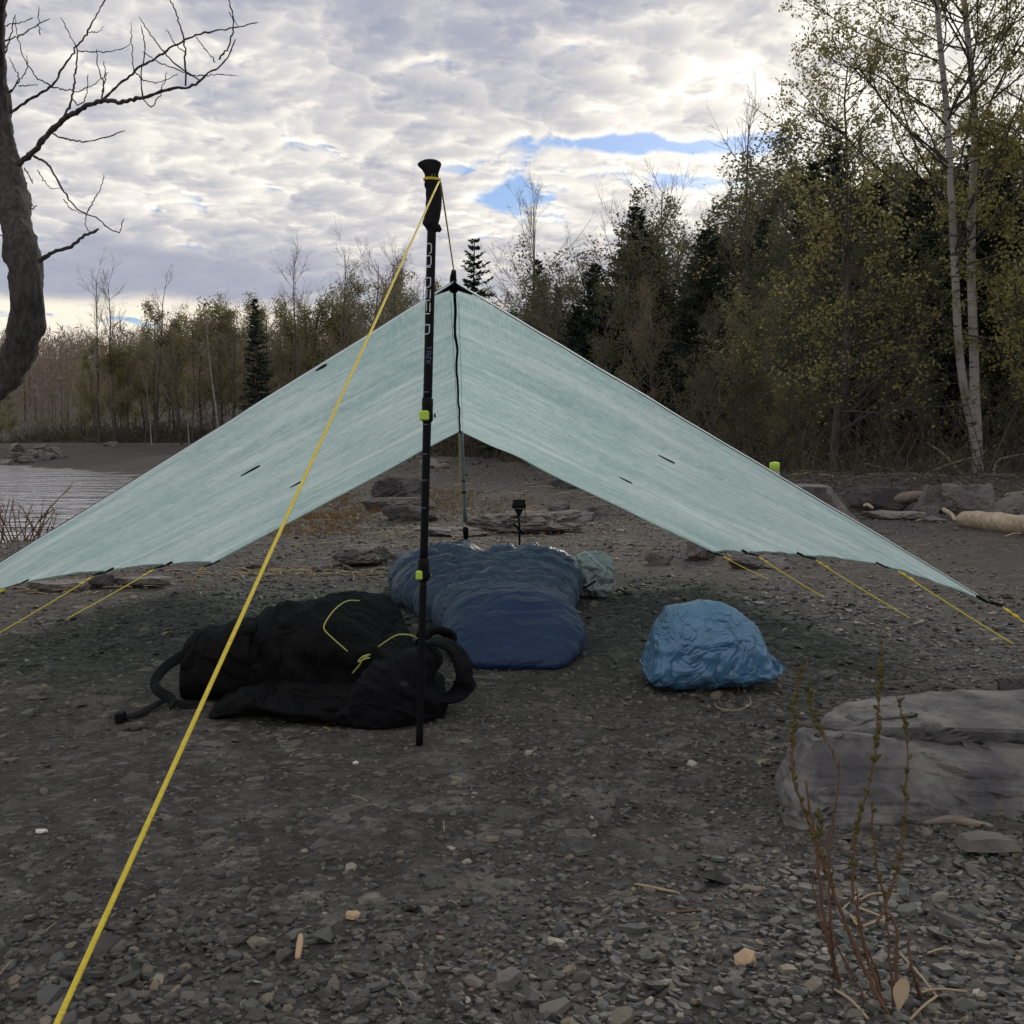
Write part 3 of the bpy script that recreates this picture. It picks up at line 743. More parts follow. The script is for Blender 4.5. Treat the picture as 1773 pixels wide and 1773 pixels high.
def make_deciduous(key, seed, h, k1=22, k2=8, k3=4, k4=0, ang=.7, leaf=None, leafn=2, leafs=.05, spread=.08, tm='bark', cm='twig', up=.10, t0=.3, r=.07, stems=1, rmin=.006, ratio=.36):
    rng = np.random.default_rng(seed)
    Ts, Rs = zip(*[trunk_line(rng, h*rng.uniform(.8, 1), .05+.12*(stems > 1), 9, r) for _ in range(stems)])
    T = np.concatenate(Ts); R = np.concatenate(Rs)
    lv = [dict(k=k1, t0=t0, ang=ang, ratio=ratio, n=6, curve=.10, up=up, rr=.42, taper=.55, rmin=rmin*1.5), dict(k=k2, t0=.2, ang=.6, ratio=.46, n=5, curve=.14, up=.06, rr=.5, rmin=rmin), dict(k=k3, t0=.2, ang=.6, ratio=.5, n=3, curve=.16, up=.05, rr=.6, rmin=rmin*.8)]
    if k4: lv.append(dict(k=k4, t0=.2, ang=.55, ratio=.55, n=2, curve=.16, up=.04, rr=.7, rmin=rmin*.7))
    g = grow(rng, T, R, lv)
    a = MB().tubes(*g[0], 7); c = MB()
    for i, (P, Rr) in enumerate(g[1:]): c.tubes(P, Rr, 4 if i == 0 else 3)
    lf = None
    if leaf:
        lf = MB(); leaf_cards(rng, twig_points(g[-1][0], rng, leafn), 1, leafs, spread, lf)
    add_template(key, a, tm, c, cm, lf, leaf)
def make_conifer(key, seed, h, rad_=.22, tiers=34, per=7, open_=0.0, base=.06, card=.20):
    rng = np.random.default_rng(seed)
    T, R = trunk_line(rng, h, .01, 9, h*.013, .006)
    mb = MB().tubes(T, R, 7); br = MB(); nd = MB()
    zz = np.repeat(base+(1-base)*np.linspace(0, .985, tiers)**.93, per)+rng.normal(0, .008, tiers*per); zz = np.clip(zz, .02, .985); m = len(zz)
    a = rng.uniform(0, 2*PI, m)
    ln = h*rad_*((1-zz)**.82*.95+.05)*rng.uniform(.45, 1.2, m)*(.72+.56*vnoise(np.cos(a)*1.6+7, np.sin(a)*1.6+3, zz*9, seed))
    if open_: ln *= np.where(rng.uniform(size=m) < open_, .35, 1.0)
    root = interp_path(np.repeat(T, m, 0), zz)
    n = 6; s = np.linspace(0, 1, n)
    out = np.stack([np.cos(a), np.sin(a), 0*a], -1)
    lift = rng.normal(.05, .10, m)+zz*.55-.12
    P = root[:, None]+out[:, None]*(ln[:, None]*s[None])[..., None]; P[:, :, 2] += ln[:, None]*(lift[:, None]*s[None]-.28*s[None]**2*(1-zz[:, None])+.10*s[None]**3)
    br.tubes(P, np.repeat((.0025*h*(1-zz*.7))[:, None], n, 1)*(1-.8*s)[None], 3)
    per_b = 30
    q = np.repeat(np.arange(m), per_b); t = rng.uniform(.12, 1.02, len(q))**.8
    p = interp_path(P[q], np.clip(t, 0, 1)); tang = unit(interp_path(np.gradient(P, axis=1)[q], t))
    side = unit(np.cross(tang, [0, 0, 1.0]))*rng.choice([-1, 1], len(q))[:, None]
    d = unit(tang*rng.uniform(.3, 1, len(q))[:, None]+side*rng.uniform(.2, 1, len(q))[:, None]+np.array([0, 0, -.18])+rng.normal(0, .2, (len(q), 3)))
    L = (card*h/8*rng.uniform(.5, 1.2, len(q))*(.35+.8*(1-zz[q])))[:, None]
    w = unit(np.cross(d, rng.normal(size=(len(q), 3))))*L*.24
    nd.diamonds(p+d*L*.5, d*L*.62, w)
    add_template(key, mb, 'bark', br, 'twig', nd, 'needle')
    top = interp_path(T, np.array([.99]))
def make_all_templates():
    for i in range(3): make_deciduous(f'bare{i}', 100+i, 8, 20, 8, 4, 3, .62, None, cm='twig_pale', up=.16, r=.07, rmin=.0075)
    for i in range(2): make_deciduous(f'fan{i}', 120+i, 8, 26, 9, 5, 3, .85, None, cm='twig_pale', up=.12, r=.09, rmin=.006, ratio=.5)
    for i in range(4): make_deciduous(f'bud{i}', 140+i, 7, 26, 10, 5, 0, .75, 'bud', 5, .055, .14, r=.06, t0=.14, rmin=.008)
    for i in range(2): make_deciduous(f'brown{i}', 160+i, 7, 24, 8, 5, 0, .7, 'bud_b', 2, .036, .1, r=.055, t0=.12, rmin=.009)
    for i in range(2): make_deciduous(f'birchfar{i}', 170+i, 7.5, 18, 7, 4, 0, .6, 'bud', 1, .045, .1, tm='birch', r=.075, t0=.35)
    for i in range(3): make_deciduous(f'thick{i}', 180+i, 6.5, 30, 10, 5, 0, .95, 'bud', 2, .045, .10, r=.05, t0=.10, stems=2, rmin=.007, ratio=.42)
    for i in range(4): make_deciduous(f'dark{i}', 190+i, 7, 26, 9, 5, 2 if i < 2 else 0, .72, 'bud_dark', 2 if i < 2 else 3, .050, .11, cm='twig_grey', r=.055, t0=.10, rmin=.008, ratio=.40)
    for i in range(3): make_conifer(f'spruce{i}', 200+i, 8, .25+.02*i, 46, 10, card=.27)
    make_conifer('slim', 211, 8, .16, 42, 8, card=.23)
    make_conifer('pine', 212, 8, .24, 20, 6, .25, .25, card=.34)
make_all_templates()
rngT = np.random.default_rng(77)
def tree(key, x, y, h, label, group=None, name=None, rz=None, sx=1.0):
    base = {'bare': 8, 'fan0': 8, 'fan1': 8, 'bud': 7, 'brow': 7, 'birc': 7.5, 'thic': 6.5, 'dark': 7, 'spru': 8, 'slim': 8, 'pine': 8}
    bh = 8
    for k_, v_ in base.items():
        if key.startswith(k_): bh = v_
    f = h/bh
    nm = name or ('spruce_tree' if key[:4] in ('spru', 'slim') else 'pine_tree' if key == 'pine' else 'birch_tree' if key.startswith('birch') else 'bare_tree' if key[:3] in ('bar', 'fan') else 'budding_tree')
    root = empty(nm, (x, y, float(gz(x, y))-.03), label=label, cat='tree', group=group)
    root.rotation_euler = (0, 0, rngT.uniform(0, 6.28) if rz is None else rz); root.scale = (f*sx, f*sx, f)
    tr, cr, lf = TEMPL[key]
    place('trunk', tr, root); c = place('crown', cr, root)
    if lf: place('leaves', lf, c)
    return root
def tree_px(key, px, top_py, y, label, **kw):
    q = px_dir(px, top_py); x = q[0]/q[1]*y; top = CAM[2]+q[2]/q[1]*y
    return tree(key, x, y, (top-float(gz(x, y)))*(1.0 if key[:4] in ('spru', 'slim', 'pine') else 1.10), label, **kw)

def forest():
    rng = np.random.default_rng(91)
    # singled-out trees of the skyline
    tree_px('pine', 812, 412, 40, 'open-crowned dark pine just right of the tarp peak')
    tree_px('fan0', 925, 385, 47, 'wide bare pale tree right of the pine on the skyline', rz=.5)
    tree_px('slim', 930, 447, 36, 'narrow pointed spruce in front of the wide bare tree')
    tree_px('slim', 968, 495, 34, 'short spruce just right of the narrow pointed one', sx=1.2)
    tree_px('spruce0', 1103, 357, 30, 'tallest broad dark spruce rising above the right tarp panel', sx=1.15)
    tree_px('spruce1', 1030, 455, 29, 'lower dark spruce left of the tallest one', sx=1.1)
    tree_px('fan1', 1150, 340, 40, 'bare pale tree fanning out behind the tallest spruce')
    tree_px('fan0', 1060, 400, 44, 'bare twiggy tree left behind the tallest spruce', rz=2.1)
    tree_px('spruce2', 1222, 393, 26, 'dark spruce between the tallest one and the bare skyline tree')
    tree_px('bare1', 1292, 262, 26, 'bare tree with spreading limbs alone against the blue gap')
    tree_px('spruce0', 1325, 380, 24, 'dark spruce below the bare tree against the blue gap')
    tree_px('slim', 1405, 278, 22, 'pointed dark spruce at the left foot of the leafy tree', sx=1.3)
    tree_px('slim', 1440, 245, 23, 'pointed dark spruce beside the leafy tree, the taller of two', sx=1.3)
    tree_px('bare2', 1375, 300, 25, 'thin bare tree left of the two pointed spruces')
    tree_px('slim', 443, 515, 50, 'single dark spruce among the pale trees at left', sx=1.05)
    tree_px('bare0', 165, 494, 57, 'sparse bare tree on the skyline beyond the bay, leftmost')
    tree_px('bare1', 196, 510, 58, 'thin bare tree right of the leftmost skyline tree')
    tree_px('bare2', 262, 470, 57, 'tall bare spreading tree above the far grove at left')
    tree_px('birchfar0', 378, 560, 52, 'leaning white-stemmed birch left of the single spruce')
    tree_px('bare1', 507, 478, 52, 'bare tree top right of the single dark spruce')
    tree_px('bare0', 585, 468, 50, 'pale bare tree top left of the trekking pole')
    tree_px('fan1', 690, 462, 42, 'round brown twiggy tree crown left of the pole')
    tree_px('fan0', 640, 480, 44, 'rounded twiggy crown behind the yellow guy line')
    # the grove at the left and behind the tarp
    def scatter(n, px0, px1, tops, y0, y1, keys, label, group, sx=1.0):
        for i in range(n):
            px = px0+(px1-px0)*(i+rng.uniform(-.4, .4)+.5)/n
            top = np.interp(px, *tops)+rng.normal(0, 12)+rng.uniform(0, 30)
            tree_px(keys[rng.integers(0, len(keys))], px, top, rng.uniform(y0, y1), label, group=group, sx=sx*rng.uniform(.85, 1.25))
    left_top = ([-100, 0, 120, 200, 330, 450, 560, 700, 800], [640, 640, 620, 585, 545, 530, 515, 500, 520])
    scatter(26, 130, 760, left_top, 56, 64, ['bud0', 'bud1', 'bud2', 'bud3', 'brown0'], 'budding olive-brown tree in the grove beyond the tarp at left', 'budding trees of the far grove', 1.0)
    scatter(20, 180, 760, ([0, 200, 400, 760], [600, 590, 560, 540]), 50, 60, ['bare0', 'bare1', 'bare2', 'brown1'], 'thin brown bare tree in the grove beyond the tarp at left', 'bare trees of the far grove')
    scatter(7, -60, 190, ([-100, 0, 200], [690, 680, 640]), 60, 66, ['bud1', 'brown0', 'bud2'], 'low budding tree on the far shore at the left edge', 'low trees on the far shore')
    scatter(4, 210, 620, ([0, 700], [640, 620]), 53, 57, ['birchfar0', 'birchfar1'], 'pale-stemmed birch at the front of the far grove', 'birches of the far grove')
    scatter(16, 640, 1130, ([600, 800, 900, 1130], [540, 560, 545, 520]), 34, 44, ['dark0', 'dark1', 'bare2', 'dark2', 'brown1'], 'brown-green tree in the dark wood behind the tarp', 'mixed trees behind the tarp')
    # the dark wood at the right, climbing with the slope
    mass = ([850, 950, 1000, 1060, 1105, 1160, 1220, 1300, 1350, 1400, 1450, 1800], [540, 485, 465, 425, 400, 425, 415, 400, 365, 310, 270, 250])
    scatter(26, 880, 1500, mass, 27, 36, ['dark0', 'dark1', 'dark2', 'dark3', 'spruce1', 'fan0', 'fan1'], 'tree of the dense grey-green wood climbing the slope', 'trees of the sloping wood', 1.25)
    rt = ([900, 1000, 1150, 1300, 1400, 1500, 1800], [560, 520, 470, 400, 330, 280, 240])
    scatter(12, 960, 1760, rt, 26, 34, ['spruce0', 'spruce1', 'spruce2', 'slim'], 'dark spruce deep in the wood at right', 'spruces of the right-hand wood', 1.15)
    scatter(14, 1000, 1830, ([900, 1100, 1300, 1500, 1800], [560, 520, 430, 330, 260]), 20, 27, ['dark0', 'dark1', 'dark2', 'dark3', 'brown1', 'bare1'], 'brown-green tree in the shaded wood at right', 'mixed trees of the right-hand wood')
    scatter(10, 1180, 1840, ([1100, 1300, 1450, 1800], [620, 520, 420, 380]), 14.5, 19, ['dark2', 'thick1', 'dark3', 'dark0', 'thick2'], 'yellow-green budding thicket tree at the wood edge', 'thicket trees along the wood edge')
    scatter(9, 1080, 1800, ([1000, 1800], [650, 640]), 13.0, 16, ['thick1', 'dark3', 'dark2', 'dark1'], 'low bushy sapling at the foot of the right wood', 'saplings at the wood foot')
    scatter(5, 1480, 1850, ([1400, 1850], [330, 200]), 15, 22, ['spruce1', 'spruce2', 'spruce0'], 'tall dark spruce behind the birch at right', 'spruces behind the birch', 1.2)
forest()

def big_birch():
    """the twin-stemmed leafy tree at the right"""
    rng = np.random.default_rng(15); Y = 12.2
    t = Thing('birch_tree', G(1692, 862)*0+np.array([at(1692, 850, Y)[0], Y, float(gz(at(1692, 850, Y)[0], Y))-.05]), label='tall twin-stemmed white birch with young yellow-green leaves at right', cat='tree')
    b = t.loc
    s1 = [(1690, 838), (1688, 760), (1672, 690), (1660, 600), (1655, 500), (1650, 400), (1645, 300), (1640, 200), (1628, 80), (1618, -60), (1608, -220), (1600, -420)]
    s2 = [(1693, 838), (1692, 760), (1688, 680), (1686, 600), (1682, 480), (1682, 380), (1688, 230), (1684, 150), (1672, 30), (1662, -80), (1655, -240), (1640, -430)]
    Ts = []
    for k, s in enumerate((s1, s2)):
        P = np.array([at(x, y, Y+.05*k+.0012*max(0, 800-y)*(1 if k else -.6)) for x, y in s]); P[0] = b+[.02*k, .03*k, 0]
        Ts.append(smooth_path(P, 28))
    T = np.stack(Ts); R = np.linspace(.055, .015, 28)[None]*np.array([[.95], [1.08]])
    t.part('trunk', MB().tubes(T[:1], R[:1], 10), M['birch']); t.part('trunk', MB().tubes(T[1:], R[1:], 10), M['birch'])
    g = grow(rng, T, R, [dict(k=44, t0=.28, ang=1.0, angv=.22, ratio=.36, n=9, curve=.13, up=.05, rr=.34, taper=.45, rmin=.010, tip=.35),
                         dict(k=9, t0=.2, ang=.6, ratio=.40, n=5, curve=.14, up=.04, rr=.5, rmin=.005),
                         dict(k=5, t0=.2, ang=.6, ratio=.45, n=4, curve=.2, up=.04, rr=.6, rmin=.0035)])
    c = MB()
    for i, (P, Rr) in enumerate(g[1:]): c.tubes(P, Rr, 5 if i == 0 else 3)
    cr = t.part('crown', c, M['bark'], False)
    lf = MB(); pts = twig_points(g[-1][0], rng, 3, .25)
    leaf_cards(rng, pts, 3, .021, .030, lf)
    t.part('leaves', lf, M['bud_y'], False, parent=cr)
    # a second leafy tree reaching in from the right, out of frame
    rng = np.random.default_rng(16)
    for (x, y, h, lab, per) in ((7.3, 13.4, 8.2, 'leafy tree at the right edge with crowded dark limbs', 2), (4.4, 14.2, 5.2, 'low leafy tree left of the birch with yellow-green sprays', 1), (5.9, 11.9, 4.4, 'slender leafy sapling right of the birch stems', 2), (3.7, 12.4, 3.3, 'small leafy sapling above the rock row left of the birch', 1)):
        t = Thing('leafy_tree', (x, y, float(gz(x, y))-.05), label=lab, cat='tree')
        T, R = trunk_line(rng, h, .03, 12, .055); T = T+t.loc
        g = grow(rng, T, R, [dict(k=44, t0=.14, ang=1.05, angv=.2, ratio=.42, n=7, curve=.12, up=.03, rr=.34, taper=.5, rmin=.010),
                             dict(k=9, t0=.2, ang=.6, ratio=.42, n=5, curve=.15, up=.03, rr=.5, rmin=.005), dict(k=5, t0=.2, ang=.6, ratio=.45, n=3, curve=.2, up=.03, rr=.6, rmin=.0035)])
        t.part('trunk', MB().tubes(*g[0], 8), M['bark'])
        c = MB()
        for i, (P, Rr) in enumerate(g[1:]): c.tubes(P, Rr, 4 if i == 0 else 3)
        cr = t.part('crown', c, M['bark'], False)
        lf = MB(); leaf_cards(rng, twig_points(g[-1][0], rng, 2 if per == 1 else 3, .25), per, .026, .040, lf)
        t.part('leaves', lf, M['bud_y'], False, parent=cr)
big_birch()

def brush_and_hill():
    rng = np.random.default_rng(61)
    # undergrowth along the foot of the woods
    n = 90000
    x = rng.uniform(-30, 16, n); y = 9.0+(rng.uniform(0, 1, n)**1.3)*59
    d, ins = poly_dist(WOOD, x, y); keep = ins & (d < 7) & (d > .12) & (np.abs(x) < y*.62+1)
    x, y, d = x[keep], y[keep], d[keep]
    z = gz(x, y); m = len(x)
    L = np.clip(rng.gamma(2.2, .32, m), .15, 2.0)*np.clip(d/1.6, .4, 1.1)
    dr = unit(np.stack([rng.normal(0, .6, m), rng.normal(0, .6, m), rng.uniform(.25, 1.3, m)], -1))
    P0 = np.stack([x, y, z-.03], -1); mid = P0+dr*(L*.5)[:, None]+rng.normal(0, .05, (m, 3)); end = mid+unit(dr+rng.normal(0, .5, (m, 3)))*(L*.6)[:, None]
    r = np.clip(.0005*np.hypot(x, y), .004, .02)*rng.uniform(.6, 1.2, m)
    mb = MB().tubes(np.stack([P0, mid, end], 1), r[:, None]*np.array([[1, .7, .35]]), 3)
    pts = np.concatenate([mid, end]); sz = np.tile(np.clip(.0016*np.hypot(x, y), .02, .07), 2)
    a = unit(rng.normal(size=pts.shape))*sz[:, None]; b = unit(np.cross(a, rng.normal(size=pts.shape)))*sz[:, None]*.6
    mb.diamonds(pts+rng.normal(0, .05, pts.shape), a, b)
    mb.build('undergrowth', M['brush'], None, False, kind='stuff', label='dark tangled undergrowth along the foot of the woods')
    # far wood on the hill
    n = 4200; x = rng.uniform(-150, 60, n); y = rng.uniform(66, 215, n)
    d, ins = poly_dist(WOOD, x, y); keep = ins & (d > 6); x, y = x[keep], y[keep]
    z = gz(x, y); m = len(x); per = 64
    i = np.repeat(np.arange(m), per)
    h = rng.uniform(4.0, 7.5, m)
    hh = rng.uniform(.15, 1, len(i)); wd = (1.3*np.sin(hh*PI*.9+.2))*rng.normal(0, .75, len(i)); wd2 = 1.3*np.sin(hh*PI*.9+.2)*rng.normal(0, .75, len(i))
    P = np.stack([x[i]+wd, y[i]+wd2, z[i]+hh*h[i]], -1)
    dr = unit(np.stack([wd*.5+rng.normal(0, .35, len(i)), wd2*.5+rng.normal(0, .35, len(i)), rng.normal(.35, .6, len(i))], -1))*rng.uniform(.15, .45, len(i))[:, None]
    w = unit(np.cross(dr, rng.normal(size=dr.shape)))*.045
    mb = MB().diamonds(P, dr, w)
    tr = np.stack([np.stack([x, y, z-.2], -1), np.stack([x, y, z+h*.8], -1)], 1)
    mb.tubes(tr, np.full((m, 2), .06)*np.array([[1, .4]]), 3)
    mb.build('distant_wood', M['far'], None, False, kind='stuff', label='bare brown wood covering the distant hill')
    # brown grass patch beyond the tarp and tufts along it
    n = 9000; x = rng.normal(-1.7, 1.1, n); y = rng.uniform(7.2, 13.5, n)
    k = fbm(x*1.3, y*.9, seed=70, oct=3) > -.12; x, y = x[k], y[k]
    z = gz(x, y); m = len(x); L = rng.uniform(.03, .085, m)
    dr = unit(np.stack([rng.normal(0, .6, m), rng.normal(0, .6, m), np.ones(m)*.8], -1))*L[:, None]
    s = unit(np.cross(dr, rng.normal(size=dr.shape)))*.004
    P = np.stack([x, y, z], -1)
    V = np.stack([P-s, P+s, P+dr], 1).reshape(-1, 3)
    MB().add(V, np.arange(m*3).reshape(-1, 3)).build('brown_grass', M['grass'], None, False, kind='stuff', label='low rusty brown grass on the beach behind the tarp')
    # straw and reed litter
    mb = MB()
    def litter(cx, cy, sx, sy, n, l0, l1, r):
        x = rng.normal(cx, sx, n); y = rng.normal(cy, sy, n); a = rng.uniform(0, 2*PI, n); L = rng.uniform(l0, l1, n)
        d = np.stack([np.cos(a)*L/2, np.sin(a)*L/2], -1)
        A = np.stack([x-d[:, 0], y-d[:, 1], gz(x-d[:, 0], y-d[:, 1])+r*1.4], -1); B_ = np.stack([x+d[:, 0], y+d[:, 1], gz(x+d[:, 0], y+d[:, 1])+r*1.4+rng.uniform(0, .012, n)], -1)
        mb.tubes(np.stack([A, (A+B_)/2+[0, 0, r*2], B_], 1), np.full((n, 3), r), 4)
    litter(-1.15, 5.25, .28, .10, 90, .03, .12, .0025); litter(-1.9, 4.7, .25, .12, 40, .03, .12, .0022)
    litter(-.5, 7.6, .7, .35, 90, .03, .12, .003); litter(.8, 5.3, .8, .6, 60, .02, .09, .002); litter(-.3, 6.6, .9, .4, 60, .03, .1, .0025)
    litter(.1, 2.6, 1.2, 1.0, 60, .01, .035, .0008)
    litter(-1.5, 9.5, 1.2, 1.0, 80, .03, .15, .003); litter(.5, 14, 3, 4, 120, .05, .3, .006)
    keep_mb = mb; mb = MB()
    litter(5.4, 10.6, 1.3, .45, 150, .05, .30, .0045); litter(4.2, 11.4, 1.0, .5, 90, .08, .4, .005); litter(7.0, 10.6, 1.0, .5, 90, .05, .3, .005)
    mb.build('fallen_twigs', M['twig'], None, True, kind='stuff', label='fallen twigs and litter on the bank at right')
    mb = keep_mb
    mb.build('straw_litter', M['straw'], None, True, kind='stuff', label='scattered pale straw and reed bits on the gravel')
brush_and_hill()

def near_tree():
    dep = lambda x, y: 4.5+.22*math.sin(x/85+y/120)+.0004*x
    base = np.array([-3.05, 4.45, float(gz(-3.05, 4.45))-.04])
    t = Thing('bare_tree', base, label='crooked leafless grey tree close at the left edge', cat='tree')
    tp = [(-95, 712, 33), (-40, 682, 32), (5, 650, 31), (33, 610, 28), (46, 560, 26), (49, 505, 25), (44, 450, 24.5), (32, 400, 23.5), (24, 350, 24), (13, 290, 23), (0, 210, 21.5), (-11, 120, 20), (-14, 60, 19), (-12, -20, 19), (-22, -160, 17)]
    P = [at(x, y, dep(x, y)) for x, y, r in tp]; r = [q[2]/F*4.5 for q in tp]
    P = [base, base+np.array([.05, .0, .12]), P[0]*.45+base*.55+np.array([0, 0, .05])]+P; r = [.11, .095, .085]+r
    P = smooth_path(P, 160); r = np.interp(np.linspace(0, 1, 160), np.linspace(0, 1, len(r)), r)
    n = 36
    mb = MB().tubes(P[None], r[None], n)
    V = mb.V[0]; k = np.arange(len(V)) % n
    j = fbm(V[:, 0]*26, V[:, 1]*26, V[:, 2]*8, 5, 4)*.009 + fbm(V[:, 0]*70, V[:, 1]*70, V[:, 2]*40, 9, 3)*.004 + .010*np.clip(fbm(V[:, 0]*9, V[:, 1]*9, V[:, 2]*9, 19, 2)-.15, 0, 1)
    c = np.repeat(P, n, 0); mb.V[0] = V+unit(V-c)*j[:, None]*2
    t.part('trunk', mb, M['tree'])
    k = 1/2.955
    BR = [([(70, 865), (125, 812), (180, 765), (240, 695), (330, 608), (420, 555), (520, 515), (620, 520), (740, 495), (870, 455), (950, 450), (1010, 425), (1060, 380), (1130, 335), (1180, 270), (1205, 200)], 9.0, 1.6),
          ([(520, 515), (600, 440), (680, 370), (790, 300), (890, 235), (990, 185), (1090, 160), (1190, 145), (1320, 115)], 3.6, 1.5),
          ([(5, 620), (60, 575), (150, 510), (265, 440), (310, 360), (380, 260), (430, 190), (490, 80), (540, 0), (580, -70)], 4.2, 1.5),
          ([(325, 600), (360, 530), (375, 460), (385, 370), (395, 255), (370, 200), (310, 90)], 3.4, 1.2),
          ([(265, 447), (330, 458), (400, 465), (480, 430), (555, 370)], 1.9, 1.0), ([(265, 440), (190, 400), (150, 340), (100, 240), (75, 90)], 1.9, 1.0),
          ([(375, 510), (400, 535), (440, 500), (450, 380)], 1.7, 1.2), ([(520, 500), (530, 430), (500, 340), (495, 250)], 2.2, 1.1), ([(522, 470), (540, 400), (530, 310)], 1.7, 1.1),
          ([(730, 490), (722, 400), (740, 230), (720, 130)], 2.2, 1.1), ([(690, 370), (740, 410), (800, 420), (860, 405), (910, 375)], 1.6, 1.0),
          ([(1020, 410), (900, 330), (820, 240), (760, 160), (712, 85)], 2.2, 1.1), ([(950, 440), (950, 330), (940, 200), (905, 80), (870, 0), (850, -60)], 2.6, 1.3),
          ([(1060, 385), (980, 385), (890, 350), (800, 310), (730, 265)], 1.8, 1.0), ([(1100, 320), (1050, 250), (990, 180)], 1.6, 1.0), ([(1120, 305), (1170, 230), (1195, 130), (1185, 50), (1170, 0), (1155, -40)], 2.4, 1.4),
          ([(1060, 390), (1130, 380), (1220, 390)], 1.4, .9), ([(400, 260), (450, 265), (560, 262), (620, 250), (665, 225)], 1.9, 1.0), ([(270, 683), (330, 710), (450, 720), (540, 700), (640, 668)], 2.4, 1.4),
          ([(175, 800), (250, 850), (310, 950), (360, 1030), (440, 1095), (500, 1120), (560, 1170), (610, 1190), (635, 1120)], 3.2, 1.3), ([(440, 1098), (480, 1020), (515, 960), (530, 890)], 1.7, 1.0),
          ([(190, 870), (230, 930), (270, 965), (312, 962)], 1.4, .9), ([(325, 1020), (370, 1075), (440, 1095)], 1.4, 1.0), ([(440, 1098), (438, 1150), (455, 1185)], 1.4, 1.0),
          ([(110, 1385), (180, 1350), (270, 1292), (360, 1260), (430, 1210), (505, 1170)], 6.2, 3.2), ([(20, 300), (50, 200), (65, 120), (80, 75)], 2.2, 1.2), ([(10, 215), (100, 185), (170, 140), (255, 95)], 2.4, 1.2),
          ([(10, 135), (120, 112), (170, 90)], 1.8, 1.2), ([(40, 480), (95, 420), (140, 340), (140, 280)], 2.2, 1.0), ([(95, 440), (150, 435), (195, 430)], 1.6, 1.0), ([(205, 180), (198, 100), (200, 30)], 1.6, 1.0),
          ([(55, 475), (95, 400), (70, 340), (45, 290)], 2.0, 1.0), ([(730, 505), (775, 545), (820, 490), (855, 370)], 1.6, 1.0), ([(685, 362), (674, 240), (670, 115)], 1.6, 1.0), ([(945, 265), (900, 230), (850, 145)], 1.5, 1.0),
          ([(125, 860), (150, 905), (168, 938)], 1.8, 1.6), ([(150, 1065), (170, 1066), (190, 1050)], 1.6, 1.2), ([(450, 165), (500, 162), (532, 135)], 1.3, .9), ([(1170, 60), (1200, 100), (1215, 135)], 1.3, .9), ([(-40, 1180), (10, 1210), (40, 1275)], 1.8, 1.2)]
    rng = np.random.default_rng(3)
    for pts, r0, r1 in BR:
        p = np.array([at(x*k, y*k, dep(x*k, y*k)) for x, y in pts]); m = max(8, len(pts)*5)
        q = smooth_path(p, m); q[2:-1] += rng.normal(0, .0022, (m-3, 3))
        rr = np.linspace(r0, r1, m)/F*4.5*.62*(1+.12*rng.normal(size=m)); rr[-1] *= .6
        t.part('branch', MB().tubes(q[None], rr[None], 7, True), M['tree'])
near_tree()

